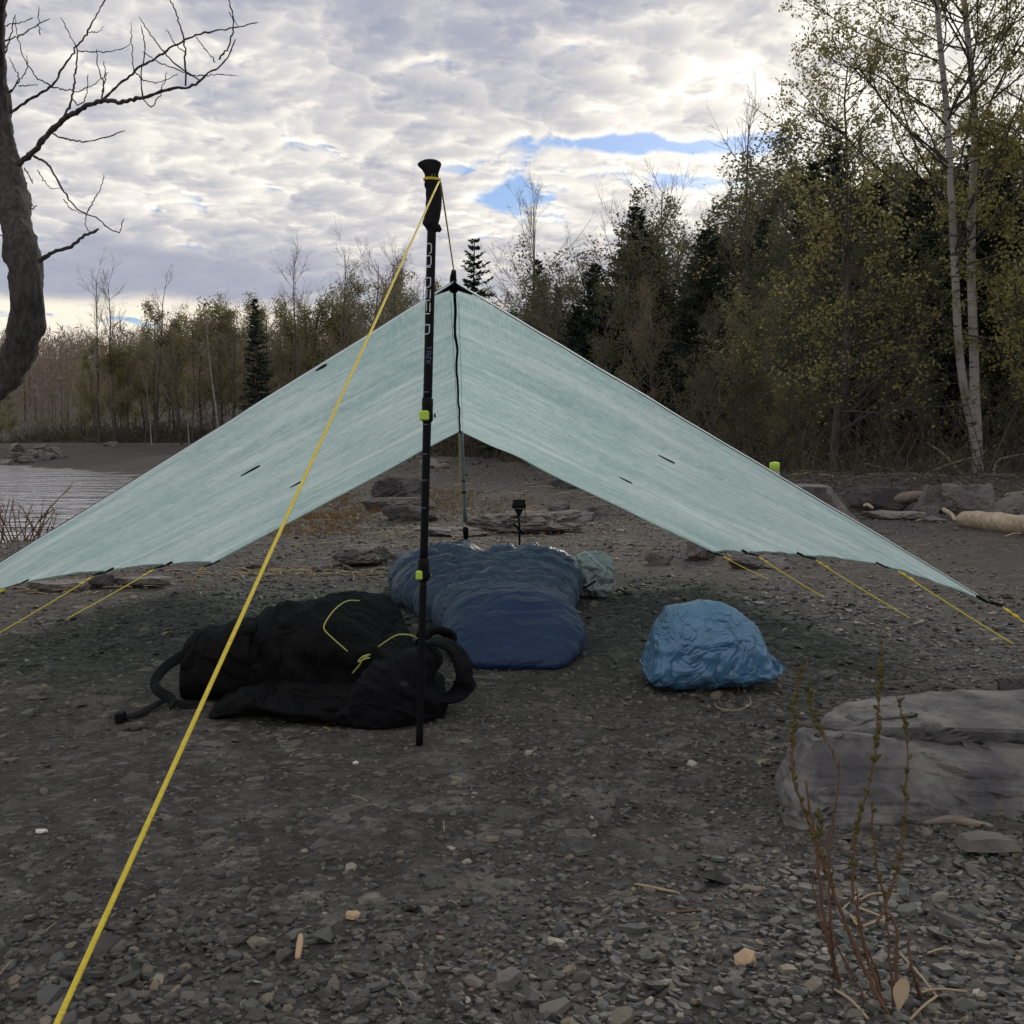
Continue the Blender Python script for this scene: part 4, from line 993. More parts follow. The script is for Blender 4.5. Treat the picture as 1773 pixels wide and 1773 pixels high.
# ---------------------------------------------------------------- tarp
FA, BA = at(785, 489, 2.95), at(797, 746, 5.45)
TR = [at(1237, 958, 5.10), at(1297, 958, 4.75), at(1394, 963, 4.25), at(1533, 980, 3.70), at(1709, 1041, 3.10)]      # back corner .. front corner
TL = [at(368, 976, 4.85), at(285, 979, 4.55), at(182, 990, 4.10), at(33, 1010, 3.60), at(-167, 1079, 3.0)]
def make_tarp():
    t = Thing('tarp', (FA[0], (FA[1]+BA[1])/2, 0), label='pale blue-green translucent tarp pitched as a low ridge tent', cat='tarp')
    nu, nv = 150, 90
    panels = {}
    for side, ties in ((1, TR), (-1, TL)):
        ties = np.array(ties)
        tu = np.linspace(0, 1, len(ties))                               # 0 back, 1 front
        u = np.linspace(0, 1, nu)
        edge = np.stack([np.interp(u, tu, ties[:, c]) for c in range(3)], -1)
        s = (u*(len(ties)-1)) % 1; scal = 4*s*(1-s)
        ridge = BA+(FA-BA)*u[:, None]; ridge[:, 2] -= .015*np.sin(u*PI)
        inw = unit(ridge-edge); edge = edge+inw*(scal*.020)[:, None]
        v = np.linspace(0, 1, nv)
        P = ridge[:, None]*(1-v)[None, :, None]+edge[:, None]*v[None, :, None]
        nrm = np.cross(np.gradient(P, axis=1), np.gradient(P, axis=0)); nrm = unit(nrm)
        if nrm[:, :, 2].mean() < 0: nrm = -nrm
        U, V_ = np.meshgrid(u, v, indexing='ij')
        env = np.sin(V_*PI)**.7
        sag = -.022*np.sin(V_*PI)*np.sin(U*PI)
        # stretch folds that fan from the ridge to the tie-outs
        ph = U*1.0+(.10 if side > 0 else .03)*np.exp(-V_*5)
        fold = np.zeros_like(U)
        rng = np.random.default_rng(8+side)
        nf = 13 if side > 0 else 9
        for i in range(nf):
            c = rng.uniform(.03, .97) if side < 0 else (i+.5)/nf+rng.normal(0, .015)
            w = rng.uniform(.010, .022); a = rng.uniform(.006, .013)*(1 if side > 0 else .35)
            fold += a*np.exp(-((ph-c-.012*np.sin(V_*4+i))/w)**2)*sstep(rng.uniform(-.1, .3), .5, V_+.25)
        fold += .0018*fbm(U*40, V_*7, seed=5+side, oct=3)+.003*fbm(U*6, V_*5, seed=25+side, oct=3)
        for k_, tt in enumerate(tu):                                     # creases radiating at the tie-outs
            dd = np.hypot((U-tt)*1.2, (V_-1)*1.6)
            ang = np.arctan2(U-tt, 1.02-V_)
            fold += .006*np.exp(-dd/.11)*np.sin(ang*9+k_)
        P = P+nrm*(sag+fold*np.minimum(1, env+.25))[..., None]
        kt = np.array([max(0, min(int(nv*.5), int(round((.020 if side > 0 else .016)/np.linalg.norm(ridge[i]-edge[i])*(nv-1))))) for i in range(nu)])
        mb = MB().grid(P); mb.V = [q-t.loc for q in mb.V]
        me = mb.mesh('panel', M['tarp'], True)
        uvl = me.uv_layers.new(name='UVMap'); li = np.zeros(len(me.loops), np.int32); me.loops.foreach_get('vertex_index', li)
        UV = np.stack([U.ravel(), V_.ravel()], -1)[li]; uvl.data.foreach_set('uv', UV.astype(np.float32).ravel())
        place('panel', me, t.o, label='%s slope of the tarp' % ('right' if side > 0 else 'left'))
        panels[side] = (P, nrm)
        # hems along the front edge, the back edge and the side edge
        def strip(c, inner, name, mat, wd, off=.003, segs=3, thin=False):
            d = unit(inner-c); nn = np.cross(np.gradient(c, axis=0), d); nn = unit(nn)
            q = np.stack([c+d*(wd*k/segs)+nn*(off if k in (0, segs) else off*1.6) for k in range(segs+1)], 1)
            if thin: t.part(name, MB().grid(q-d[:, None]*wd), M[mat]); return
            q2 = np.stack([c+d*(wd*k/segs)-nn*(off if k in (0, segs) else off*1.6) for k in range(segs, -1, -1)], 1)
            t.part(name, MB().grid(np.concatenate([q, q2], 1), False, True), M[mat])
        strip(P[-1], P[-5], 'front_hem', 'hem', .016, .002, thin=True)
        t.part('hem_cord', MB().tube(P[-1][::4]+nrm[-1][::4]*.002, .0016, 5), M['hemcord'])
        strip(P[0], P[4], 'back_hem', 'tarp_hem', .012) if 'tarp_hem' in M else strip(P[0], P[4], 'back_hem', 'seam', .010, .0015)
        strip(P[:, -1], P[:, -5], 'side_hem', 'seam', .010, .0015)
        # tie-out loops
        for k_, q in enumerate(ties):
            d = unit(q-(BA+(FA-BA)*tu[k_])); d2 = unit(np.array([d[0], d[1]*.4-.15, -.25]))
            t.part('tie_loop', MB().tube([q-d*.035, q, q+d2*.045], [.007, .0055, .003], 6), M['web'])
        # dark reinforcement tabs showing through the cloth
        for (px, py, d0, ln, ang) in (((1155, 791, 0, .032, .30), (1085, 829, 0, .030, .42)) if side > 0 else ((432, 809, 0, .038, -.45), (512, 833, 0, .030, -.5), (547, 618, 0, .018, -.6))):
            dirv = px_dir(px, py); pts = P.reshape(-1, 3)-CAM; al = (pts @ dirv); off = np.linalg.norm(pts-al[:, None]*dirv, axis=1)
            i = int(np.argmin(off)); p = P.reshape(-1, 3)[i]; nn = nrm.reshape(-1, 3)[i]
            a = np.array([math.cos(ang), 0, -math.sin(ang)]); a = unit(a-nn*(a@nn)); b = np.cross(nn, a)
            th = np.linspace(0, 2*PI, 20, endpoint=False)
            ring = p-nn*.006+a*(np.cos(th)*ln)[:, None]+b*(np.sin(th)*.009*(1+.5*np.cos(th)))[:, None]
            mb = MB(); V2 = np.vstack([ring, ring-nn*.003, [p-nn*.010]]); Fq = [[k, (k+1) % 20, 20+(k+1) % 20, 20+k] for k in range(20)]
            mb.add(V2, Fq); mb.L.append(np.array([[20+k, 20+(k+1) % 20, 40] for k in range(20)]).ravel()); mb.T.append(np.full(20, 3))
            t.part('tab', mb, M['grip_tab'], False)
    # ridge seam and its tapes
    u = np.linspace(0, 1, 60); rl = panels[1][0][:, 0]; rl = smooth_path(np.vstack([rl[:-1:15], rl[-1:]]), 60)
    rng = np.random.default_rng(2); wob = np.c_[fbm(u*11, u*0, seed=4)*.0045, u*0, u*0]
    t.part('ridge_seam', MB().tube(rl+wob-[0, 0, .010], .0048, 6), M['web'])
    for side in (1, -1):
        Pp, nn = panels[side]; wd = .017 if side > 0 else .013
        d = unit(Pp[:, 6]-Pp[:, 0]); e = Pp[:, 0]+d*wd
        q = np.stack([e-nn[:, 1]*.004-d*.0016, e-nn[:, 1]*.0048, e-nn[:, 1]*.004+d*.0016], 1)[:-8]
        t.part('seam_tape', MB().grid(q), M['seam'], False)
    # peak patch and loop
    for side in (1, -1):
        Pp, nn = panels[side]
        q = np.stack([Pp[-3:, 0]+nn[-3:, 0]*.004, Pp[-3:, 3]+nn[-3:, 3]*.004], 1); w = np.linspace(.3, 1, 3)[:, None]
        q[:, 1] = q[:, 0]*(1-w)+q[:, 1]*w; q2 = q-2*.004*nn[-3:, [0, 3]]
        t.part('peak_patch', MB().grid(np.concatenate([q, q2[:, ::-1]], 1), False, True), M['web'], False)
    t.part('peak_loop', MB().tube([FA-[0, -.02, .02], FA+[0, -.01, .012], at(786, 468, 2.93)], [.012, .009, .006], 8), M['web'])
    return panels
PANELS = make_tarp()

def guylines():
    def line(a, b, r, label, mat='cord', group=None, knots=(), name='guyline', sag=.006):
        a, b = np.asarray(a, float), np.asarray(b, float); u = np.linspace(0, 1, 24)
        P = a+(b-a)*u[:, None]; P[:, 2] -= sag*np.sin(u*PI)
        t = Thing(name, b, label=label, cat='cord', group=group)
        t.part('line', MB().tube(P, r, 7), M[mat])
        for k in knots:
            p = a+(b-a)*k; d = unit(b-a)
            t.part('knot', MB().tube([p-d*r*5, p-d*r*2, p, p+d*r*2, p+d*r*5], [r*1.2, r*2.2, r*2.6, r*2.0, r*1.1], 7), M[mat])
    tip = at(761, 312, 2.275)
    p06 = at(98, 1773, .60); dirv = p06-tip
    s = (float(gz(-.3, 0))-tip[2])/dirv[2]
    line(tip, tip+dirv*s*1.005, .0019, 'long yellow guy line running from the pole handle to the foreground', sag=0, name='front_guyline')
    line(at(763, 316, 2.32), at(786, 470, 2.93), .0019, 'short cord between the pole handle and the tarp peak', 'cord', sag=0, name='ridge_cord')
    line(at(795, 752, 5.47), G(797, 884), .004, 'thin orange cord running down behind the far pole', 'cord', sag=0)
    spec = [(TR[0], (1340, 1003), 'yellow guy line at the back right tarp corner'), (TR[1], (1436, 1035), 'second yellow guy line from the back along the right edge'),
            (TR[2], (1588, 1072), 'third yellow guy line from the back along the right edge'), (TR[3], (1768, 1117), 'yellow guy line next to the front right tarp corner'), (TR[4], (1943, 1183), 'yellow guy line at the front right tarp corner'),
            (TL[0], (325, 1010), 'yellow guy line at the back left tarp corner'), (TL[1], (95, 1077), 'yellow guy line passing the flat tan slab at left'), (TL[2], (-40, 1112), 'yellow guy line at the left edge beside the slab'), (TL[3], (-140, 1110), 'short yellow guy line at the extreme left edge')]
    for tie, (px, py), lab in spec:
        a = np.array(tie)+unit(np.array([np.sign(tie[0])*.5, -.2, -.2]))*.045
        line(a, G(px, py)-[0, 0, .012], .0022, lab, 'cord', 'tarp side guy lines', knots=(.05, .12), sag=.003)
guylines()

# ---------------------------------------------------------------- poles
LET = {'C': [[(1, .75), (1, .85), (.85, 1), (.15, 1), (0, .85), (0, .15), (.15, 0), (.85, 0), (1, .15), (1, .25)]], 'O': [[(0, .15), (0, .85), (.15, 1), (.85, 1), (1, .85), (1, .15), (.85, 0), (.15, 0), (0, .15)]],
       'L': [[(0, 1), (0, 0), (1, 0)]], 'D': [[(0, 0), (0, 1), (.8, 1), (1, .8), (1, .2), (.8, 0), (0, 0)]], 'F': [[(0, 0), (0, .55), (.9, .55)], [(.05, 1), (1, 1)]], 'I': [[(0, 0), (0, 1)]],
       'E': [[(1, 0), (0, 0), (0, .55), (.9, .55)], [(.05, 1), (1, 1)]], 'T': [[(.5, 0), (.5, 1)], [(0, 1), (1, 1)]], 'R': [[(0, 0), (0, 1), (.8, 1), (1, .8), (.8, .5), (0, .5)], [(.5, .5), (1, 0)]], 'K': [[(0, 0), (0, 1)], [(1, 1), (.1, .5), (1, 0)]]}
def front_pole():
    D = 2.30; g = G(726, 1290)
    D = g[1]
    foot = np.array([g[0], D, g[2]])
    t = Thing('trekking_pole', foot, label='black trekking pole with two lime clamps standing before the tarp', cat='pole')
    mpp = D/F                                                            # metres per pixel there
    cx = lambda y: 747.4+(y-400)*(726-747.4)/(1290-400)
    C = lambda y: at(cx(y), y, D)
    def shaft(y0, y1, w0, w1, name, mat='carbon', n=12, sides=20):
        ys = np.linspace(y0, y1, n)
        t.part(name, MB().tube([C(y) for y in ys], np.linspace(w0, w1, n)/2*mpp, sides), M[mat])
    sh_u = [(392, 700, 15.5, 15.8)]
    up_sh = MB().tube([C(y) for y in np.linspace(388, 702, 14)], np.linspace(15.4, 15.8, 14)/2*mpp, 24); us = t.part('upper_shaft', up_sh, M['carbon'])
    shaft(715, 975, 14.6, 14.0, 'middle_shaft')
    shaft(990, 1296, 12.6, 12.6, 'lower_shaft')
    for y0, y1, ly0, ly1, lx0, lx1 in ((688, 731, 711, 728, 726, 743), (966, 1006, 988, 1004, 720, 731.5)):
        ys = np.array([y0, y0+2, y0+16, y0+20, y1-10, y1-3, y1]); w = np.array([15.5, 19.5, 19.5, 19, 20.5, 20, 15.0])
        cl = t.part('clamp', MB().tube([C(y) for y in ys], w/2*mpp, 20), M['carbon'])
        cxp = (lx0+lx1)/2; p = at(cxp, (ly0+ly1)/2, D-.0115)
        t.part('clamp_lever', MB().rbox(p, ((lx1-lx0)*mpp, .013, (ly1-ly0)*mpp), .003), M['lime'], False, parent=cl)
        t.part('clamp_bolt', MB().tube([at(cxp+17, (ly0+ly1)/2, D-.004), at(cxp+20, (ly0+ly1)/2, D-.004)], .004, 8), M['carbon'], parent=cl)
    # grip: lofted from its outline
    prof = [(276.5, 741, 750), (278, 733, 757), (281, 725.5, 763), (285, 722.6, 764), (289, 725.5, 763), (294, 730.8, 761), (302, 735.5, 758.8), (311, 736, 760), (316, 735.2, 762), (321, 734.5, 763), (328, 737.5, 763.8), (336, 737.2, 765), (345, 738, 765), (353, 737.2, 764.6), (361, 737.5, 764), (370, 736, 762.8), (378, 734, 761.5), (384, 731.8, 760), (388, 731.6, 759), (394, 736.5, 759), (398, 739, 757), (402, 740, 756)]
    L = []
    th = np.linspace(0, 2*PI, 28, endpoint=False)
    pr = np.array(prof); ys = np.linspace(pr[0, 0], pr[-1, 0], 70)
    xl = np.interp(ys, pr[:, 0], pr[:, 1]); xr = np.interp(ys, pr[:, 0], pr[:, 2])
    for i, (y, a, b) in enumerate(zip(ys, xl, xr)):
        c = at((a+b)/2, y, D); rx = (b-a)/2*mpp; ry = min(rx, .0165)*.95
        rib = 1+.018*math.sin(i*1.9)*(1 if 24 < i < 56 else 0)
        L.append(c+np.c_[np.cos(th)*rx*rib, np.sin(th)*ry, 0*th])
    L.insert(0, np.repeat(at(745.5, 276, D)[None], 28, 0)); L.append(np.repeat(at(748, 402.5, D)[None], 28, 0))
    gr = t.part('grip', MB().grid(np.array(L), False, True), M['grip'])
    t.part('finger_stop', MB().tube([at(751, 392, D), at(758, 395, D), at(763, 400, D)], [.009, .0085, .004], 10), M['grip'], parent=gr)
    t.part('grip_bead', MB().tube([at(752, 303, D-.017), at(753, 303, D-.0172)], .0012, 6), M['cord_dim'], parent=gr)
    t.part('grip_bead', MB().tube([at(747.5, 303.5, D-.017), at(748.5, 303.5, D-.0172)], .0012, 6), M['cord_dim'], parent=gr)
    # the cord wound round the handle
    th = np.linspace(0, 2*PI*2.2, 60)
    c = at(748, 309, D); P = np.c_[c[0]+np.cos(th)*.0165, c[1]+np.sin(th)*.0168, c[2]-.004*th/13+.002*np.cos(th)-.0025*np.cos(th+.4)]
    t.part('cord_wrap', MB().tube(P, .0021, 6), M['cord'])
    # lettering printed along the shaft, reading downwards
    def letters(word, spans, phi_top, cap, mat, wd):
        mb = MB()
        for ch, (y0, y1) in zip(word, spans):
            for st in LET[ch]:
                q = smooth = np.array(st, float); qs = []
                for a, b in zip(q[:-1], q[1:]):
                    n = max(2, int(np.hypot(*(b-a))*14)); qs += [a+(b-a)*k/n for k in range(n)]
                qs.append(q[-1]); qs = np.array(qs)
                R = 15.6/2*mpp+.0004
                A = qs[:, 0]*(y1-y0)*mpp; B_ = (1-qs[:, 1])*cap            # down the shaft / round it
                d = np.gradient(np.stack([A, B_], -1), axis=0); d = unit(d); nn = np.stack([-d[:, 1], d[:, 0]], -1)*wd/2
                rows = []
                for sgn in (-1, 1):
                    a2 = A+nn[:, 0]*sgn; b2 = B_+nn[:, 1]*sgn
                    yy = y0+a2/mpp; phi = phi_top-b2/R
                    cc = np.array([C(v) for v in yy])
                    rows.append(cc+np.c_[np.sin(phi)*R, -np.cos(phi)*R, 0*phi])
                mb.grid(np.stack(rows, 1))
        t.part('lettering', mb, M[mat], False, parent=us)
    letters('COLDFIELD', [(423, 440), (444, 461), (463.5, 479), (482, 498), (501.5, 518), (521, 522), (524.5, 541), (544, 559), (563, 579)], .10, .0175, 'white', .0021)
    letters('TREK', [(600, 606), (608.5, 614.5), (617, 623), (625.5, 631.5)], .55, .010, 'blue_print', .0013)
    for y in (679, 735, 786, 831, 879):
        mb = MB()
        R = (15.8 if y < 700 else 14.5)/2*mpp+.0003; ph = np.linspace(-.9, .3, 10); c1, c2 = C(y-.7), C(y+.7)
        mb.grid(np.stack([c1+np.c_[np.sin(ph)*R, -np.cos(ph)*R, 0*ph], c2+np.c_[np.sin(ph)*R, -np.cos(ph)*R, 0*ph]], 1))
        t.part('length_mark', mb, M['blue_print'], False)
front_pole()
def back_pole():
    a = at(798.5, 744, 5.44); g = np.array([at(809, 960, 5.52)[0], 5.52, 0]); g[2] = float(gz(g[0], g[1]))
    t = Thing('trekking_pole', g, label='thin grey trekking pole holding up the far end of the tarp', cat='pole')
    u = np.linspace(0, 1, 10)[:, None]; P = a+(g-a)*u
    t.part('upper_shaft', MB().tube(P[:7], .0105, 12), M['alu'])
    k0, k1 = a+(g-a)*.70, a+(g-a)*.79
    t.part('clamp', MB().tube([k0, k0+(k1-k0)*.15, k0+(k1-k0)*.6, k1], [.0125, .0155, .0145, .010], 12), M['carbon'])
    t.part('lower_shaft', MB().tube([a+(g-a)*.74, g-[0, 0, .01]], .009, 12), M['alu'])
    t.part('length_marks', MB().tube([a+(g-a)*.36, a+(g-a)*.37], .0108, 12).tube([a+(g-a)*.44, a+(g-a)*.455], .0108, 12), M['carbon'])
back_pole()

# ---------------------------------------------------------------- soft gear
def displace_grid(P, disp):
    n = np.cross(np.gradient(P, axis=0), np.gradient(P, axis=1)); n = unit(n)
    c = P.reshape(-1, 3).mean(0)
    if ((P-c)*n).sum() < 0: n = -n
    return P+n*disp[..., None]
def ground_fit(P, lift=.0):
    """rest a soft thing on the uneven ground"""
    g = gz(P[..., 0], P[..., 1]); P = P.copy(); P[..., 2] = np.maximum(P[..., 2]+g, g+lift-.004); return P
def sleeping_bag():
    y0, y1 = 3.03, 4.92
    t = Thing('sleeping_bag', (-.03, 3.95, float(gz(-.03, 3.95))), label='puffy navy blue down quilt lying under the tarp', cat='sleeping bag')
    na = 150
    a = np.linspace(-PI/2, 3*PI/2, na, endpoint=False)
    def section(s, kind):
        y = y0+(y1-y0)*s
        cx = np.interp(s, [0, .12, .3, .55, .8, 1], [.012, .008, -.015, -.075, -.115, -.12])
        w = np.interp(s, [0, .03, .10, .2, .34, .55, .75, .9, 1], [.10, .165, .212, .215, .210, .30, .385, .40, .375])
        h = np.interp(s, [0, .03, .08, .16, .25, .34, .5, .7, .9, .97, 1], [.03, .07, .125, .178, .188, .150, .165, .185, .20, .17, .09])
        zc = h*.36
        ca, sa = np.cos(a), np.sin(a)
        ex = np.interp(s, [0, .25, .4], [1.0, .92, .74]); ez = np.interp(s, [0, .25, .4], [1.0, .95, .8])
        x = cx+w*np.sign(ca)*np.abs(ca)**ex
        z = np.where(sa > 0, zc+(h-zc)*np.abs(sa)**ez, zc-zc*np.abs(sa)**.45)
        return np.stack([x, np.full(na, y), z], -1)
    sm = lambda A, k: np.apply_along_axis(lambda v: np.convolve(np.pad(v, k, 'edge'), np.hanning(2*k+3)[1:-1]/np.hanning(2*k+3)[1:-1].sum(), 'valid'), 0, A)
    ss = np.linspace(0, 1, 320); P = np.array([section(s, 0) for s in ss]); P = sm(P.reshape(320, -1), 6).reshape(P.shape)
    Sg, Ag = np.meshgrid(ss, a, indexing='ij'); X, Y, Z = P[..., 0], P[..., 1], P[..., 2]
    up = np.clip(np.sin(Ag), 0, 1); body = sstep(.24, .30, Sg)
    d = np.zeros_like(Sg)
    # quilted baffles across, pinched at the seams
    seams = [.30, .42, .54, .66, .78, .90]
    for i, k in enumerate(seams):
        kk = k+.020*np.sin(X*7+i*2)+.030*fbm(X*5, X*0+i*3.3, seed=3)
        near = np.exp(-np.abs(Sg-kk)/.016)*(.35+.65*up)
        d -= .058*near*(.6+.8*vnoise(X*9, X*0+i, 0, 71))
        d += .010*near*(1-np.abs(fbm(X*16+Y*6, Y*9, seed=80+i, oct=2)*2.4))
    d += body*.026*np.abs(np.sin((Sg-.30)/.12*PI))**.6
    # two lobes at the head end, pinched lengthwise
    for xc, wd, amp in ((-.135, .028, .055), (.02, .022, .018)):
        d -= amp*np.exp(-((X-xc-.05*(1-Sg))/wd)**2)*sstep(.62, 1.0, Sg)*up
    # puckers
    wr = 1-np.abs(fbm(X*7.0+fbm(X*5, Y*4, seed=2)*1.3, Y*8+fbm(X*7, Y*3, seed=6)*3.0, seed=12, oct=3)*2.2)
    wr2 = 1-np.abs(fbm(X*12+3+fbm(X*5, Y*5, seed=33)*3, Y*17+fbm(X*9, Y*5, seed=31)*6, seed=22, oct=3)*2.0)
    d += body*(.013*wr*np.clip(wr, 0, 1)+.006*wr2*np.clip(wr2, 0, 1)-.010)*np.clip(up+.35, 0, 1)
    foot = 1-body
    d += foot*(.010*fbm(X*8, Y*7, Z*8, 14, 4)+.006*(1-np.abs(fbm(X*7+Y*9, Y*18-X*6, seed=18, oct=3)*2.2)))
    P = displace_grid(P, d); P = ground_fit(P)
    k = int(.285*320)
    def cap(ring): return np.concatenate([np.repeat(ring.mean(0)[None, None], na, 1)*1.0, ring[None]], 0)
    t.part('quilt', MB().grid(np.concatenate([P[k:], np.repeat(P[-1].mean(0)[None, None], na, 1)]), False, True), M['quilt'])
    t.part('footbox', MB().grid(np.concatenate([np.repeat(P[0].mean(0)[None, None], na, 1), P[:k+2]+0], 0), False, True), M['footbox'])
    p = G(985, 1092); t.part('pad_corner', MB().rbox(p+[-.03, .03, .012], (.09, .10, .012), .004, np.array(Matrix.Rotation(.5, 3, 'Z'))), M['cord'], False)
    p = at(745, 997, 4.0); t.part('snap', MB().tube([p+[0, -.02, 0], p+[0, .02, 0]], .007, 10), M['straw'])
sleeping_bag()

def backpack():
    t = Thing('backpack', (-.55, 2.75, float(gz(-.55, 2.75))), label='collapsed black backpack lying left of the trekking pole', cat='backpack')
    na, ns = 110, 150
    a = np.linspace(-PI/2, 3*PI/2, na, endpoint=False)
    def loft(keys, noise_amp, seed, fold_dir, name, mat, parent=None, fold=.012, flat=.7):
        k = np.array(keys, float); s = np.linspace(k[0, 0], k[-1, 0], ns)
        top, y0, y1 = (np.interp(s, k[:, 0], k[:, c]) for c in (1, 2, 3))
        ker = np.hanning(11)[1:-1]; ker /= ker.sum()
        top, y0, y1 = (np.convolve(np.pad(q, 4, 'edge'), ker, 'valid') for q in (top, y0, y1))
        e = np.clip(np.minimum(np.arange(ns), np.arange(ns)[::-1])/8.0, 0, 1)**.5
        P = np.zeros((ns, na, 3)); ca, sa = np.cos(a), np.sin(a)
        for i in range(ns):
            cy = (y0[i]+y1[i])/2; hy = (y1[i]-y0[i])/2*(.6+.4*e[i]); h = top[i]*(.35+.65*e[i]); zc = h*.38
            P[i] = np.c_[np.full(na, s[i]), cy+hy*np.sign(ca)*np.abs(ca)**flat, np.where(sa > 0, zc+(h-zc)*np.abs(sa)**.85, zc-zc*np.abs(sa)**.5)]
        X, Y, Z = P[..., 0], P[..., 1], P[..., 2]
        d = noise_amp*fbm(X*7, Y*7, Z*7, seed, 4)
        r = 1-np.abs(fbm(X*fold_dir[0]+Z*4, Y*fold_dir[1], Z*fold_dir[2]+X*2, seed+5, 3)*2.4)
        d += fold*(r-.6)
        P = displace_grid(P, d); P = ground_fit(P)
        P = np.concatenate([np.repeat(P[0].mean(0)[None, None], na, 1), P, np.repeat(P[-1].mean(0)[None, None], na, 1)])
        return t.part(name, MB().grid(P, False, True), M[mat], parent=parent)
    X = lambda px, d: (px-886.5)/F*d
    body = loft([(X(428, 2.75), .13, 2.62, 2.95), (X(441, 2.75), .215, 2.60, 3.02), (X(500, 2.75), .232, 2.56, 3.05), (X(560, 2.75), .236, 2.54, 3.08), (X(620, 2.75), .232, 2.55, 3.10), (X(655, 2.75), .215, 2.56, 3.08), (X(690, 2.75), .165, 2.56, 3.0), (X(722, 2.75), .10, 2.58, 2.92)], .020, 7, (7, 3, 9), 'body', 'pack', fold=.026)
    loft([(X(317, 2.72), .10, 2.66, 2.84), (X(325, 2.72), .155, 2.63, 2.88), (X(360, 2.72), .180, 2.61, 2.92), (X(410, 2.72), .19, 2.60, 2.95), (X(450, 2.72), .195, 2.60, 2.96)], .010, 17, (9, 4, 6), 'lid_pocket', 'pack', fold=.016, flat=.55)
    loft([(X(360, 2.52), .03, 2.47, 2.62), (X(420, 2.52), .055, 2.44, 2.66), (X(500, 2.52), .07, 2.43, 2.68), (X(580, 2.52), .075, 2.42, 2.68), (X(650, 2.52), .085, 2.42, 2.66)], .012, 27, (5, 6, 16), 'skirt', 'pack', fold=.022)
    # padded hip belt wing and its loop
    loft([(X(575, 2.5), .05, 2.40, 2.50), (X(610, 2.5), .085, 2.39, 2.53), (X(650, 2.5), .135, 2.40, 2.58), (X(700, 2.5), .165, 2.42, 2.62), (X(745, 2.5), .15, 2.44, 2.64), (X(765, 2.5), .10, 2.46, 2.62)], .020, 37, (10, 6, 14), 'hip_belt', 'pad', fold=.022)
    def band(pts, w, th_, name, mat, n=40, normal=(0, -1, .3)):
        P = smooth_path(pts, n); T = unit(np.gradient(P, axis=0)); nn = unit(np.cross(T, np.cross(np.asarray(normal, float), T))); b = np.cross(T, nn)
        q = np.stack([P+b*w/2*.85+nn*th_/2, P+b*w/2, P+b*w/2*.85-nn*th_/2, P-b*w/2*.85-nn*th_/2, P-b*w/2, P-b*w/2*.85+nn*th_/2], 1)
        return t.part(name, MB().grid(q, False, True), M[mat])
    dd = 2.52
    band([at(738, 1112, dd+.02), at(765, 1112, dd), at(790, 1128, dd-.01), at(803, 1160, dd-.02), at(800, 1192, dd-.02), at(780, 1207, dd-.03), at(750, 1206, dd-.03), at(725, 1200, dd-.03)], .062, .011, 'shoulder_strap', 'pad', normal=(0.2, -.15, 1))
    band([at(728, 1130, 2.75), at(735, 1098, 2.76), at(755, 1090, 2.78), at(778, 1100, 2.80), at(786, 1125, 2.80)], .06, .018, 'shoulder_strap', 'pack', normal=(0, 0.1, 1))
    # webbing tail with buckle
    gA = G(320, 1222); 
    band([at(445, 1085, 2.62), at(395, 1098, 2.66), at(335, 1125, 2.66), at(290, 1152, 2.64), at(268, 1180, 2.60), at(274, 1196, 2.56), at(296, 1210, 2.54), at(300, 1222, 2.5)], .026, .004, 'lid_strap', 'web', normal=(0, -1, .2))
    gl = lambda px, py, z=.006: G(px, py)+np.array([0, 0, z])
    band([gl(350, 1225, .012), gl(318, 1226, .012), gl(290, 1222, .014), gl(265, 1230, .010), gl(240, 1242, .008), gl(215, 1250, .010)], .022, .004, 'webbing_tail', 'web', normal=(0, -.3, 1))
    p = gl(209, 1250, .012); bk = t.part('buckle', MB().rbox(p, (.020, .03, .024), .004), M['carbon'], False)
    # crossing cords
    def cordp(pts, r=.0016, n=30): t.part('shock_cord', MB().tube(smooth_path(pts, n), r, 6), M['cord_dim'])
    cordp([at(622, 1040, 2.62), at(600, 1041, 2.57), at(580, 1055, 2.53), at(565, 1075, 2.50), at(561, 1089, 2.48), at(575, 1104, 2.47), at(602, 1128, 2.46)])
    cordp([at(655, 1120, 2.48), at(672, 1108, 2.46), at(690, 1099, 2.45), at(712, 1100, 2.45), at(722, 1106, 2.47)])
    cordp([at(610, 1166, 2.42), at(622, 1152, 2.40), at(630, 1140, 2.39), at(641, 1133, 2.40), at(628, 1137, 2.38), at(620, 1146, 2.38), at(632, 1141, 2.37), at(640, 1139, 2.39)], .0015)
    # small printed emblem on the belt
    e = at(699, 1184, 2.385); mb = MB()
    for k in range(6):
        an = k*PI/3+.3; mb.tube([e, e+np.array([math.cos(an)*.010, -.001, math.sin(an)*.007])], .0011, 5)
    t.part('emblem', mb, M['emblem'], False)
backpack()

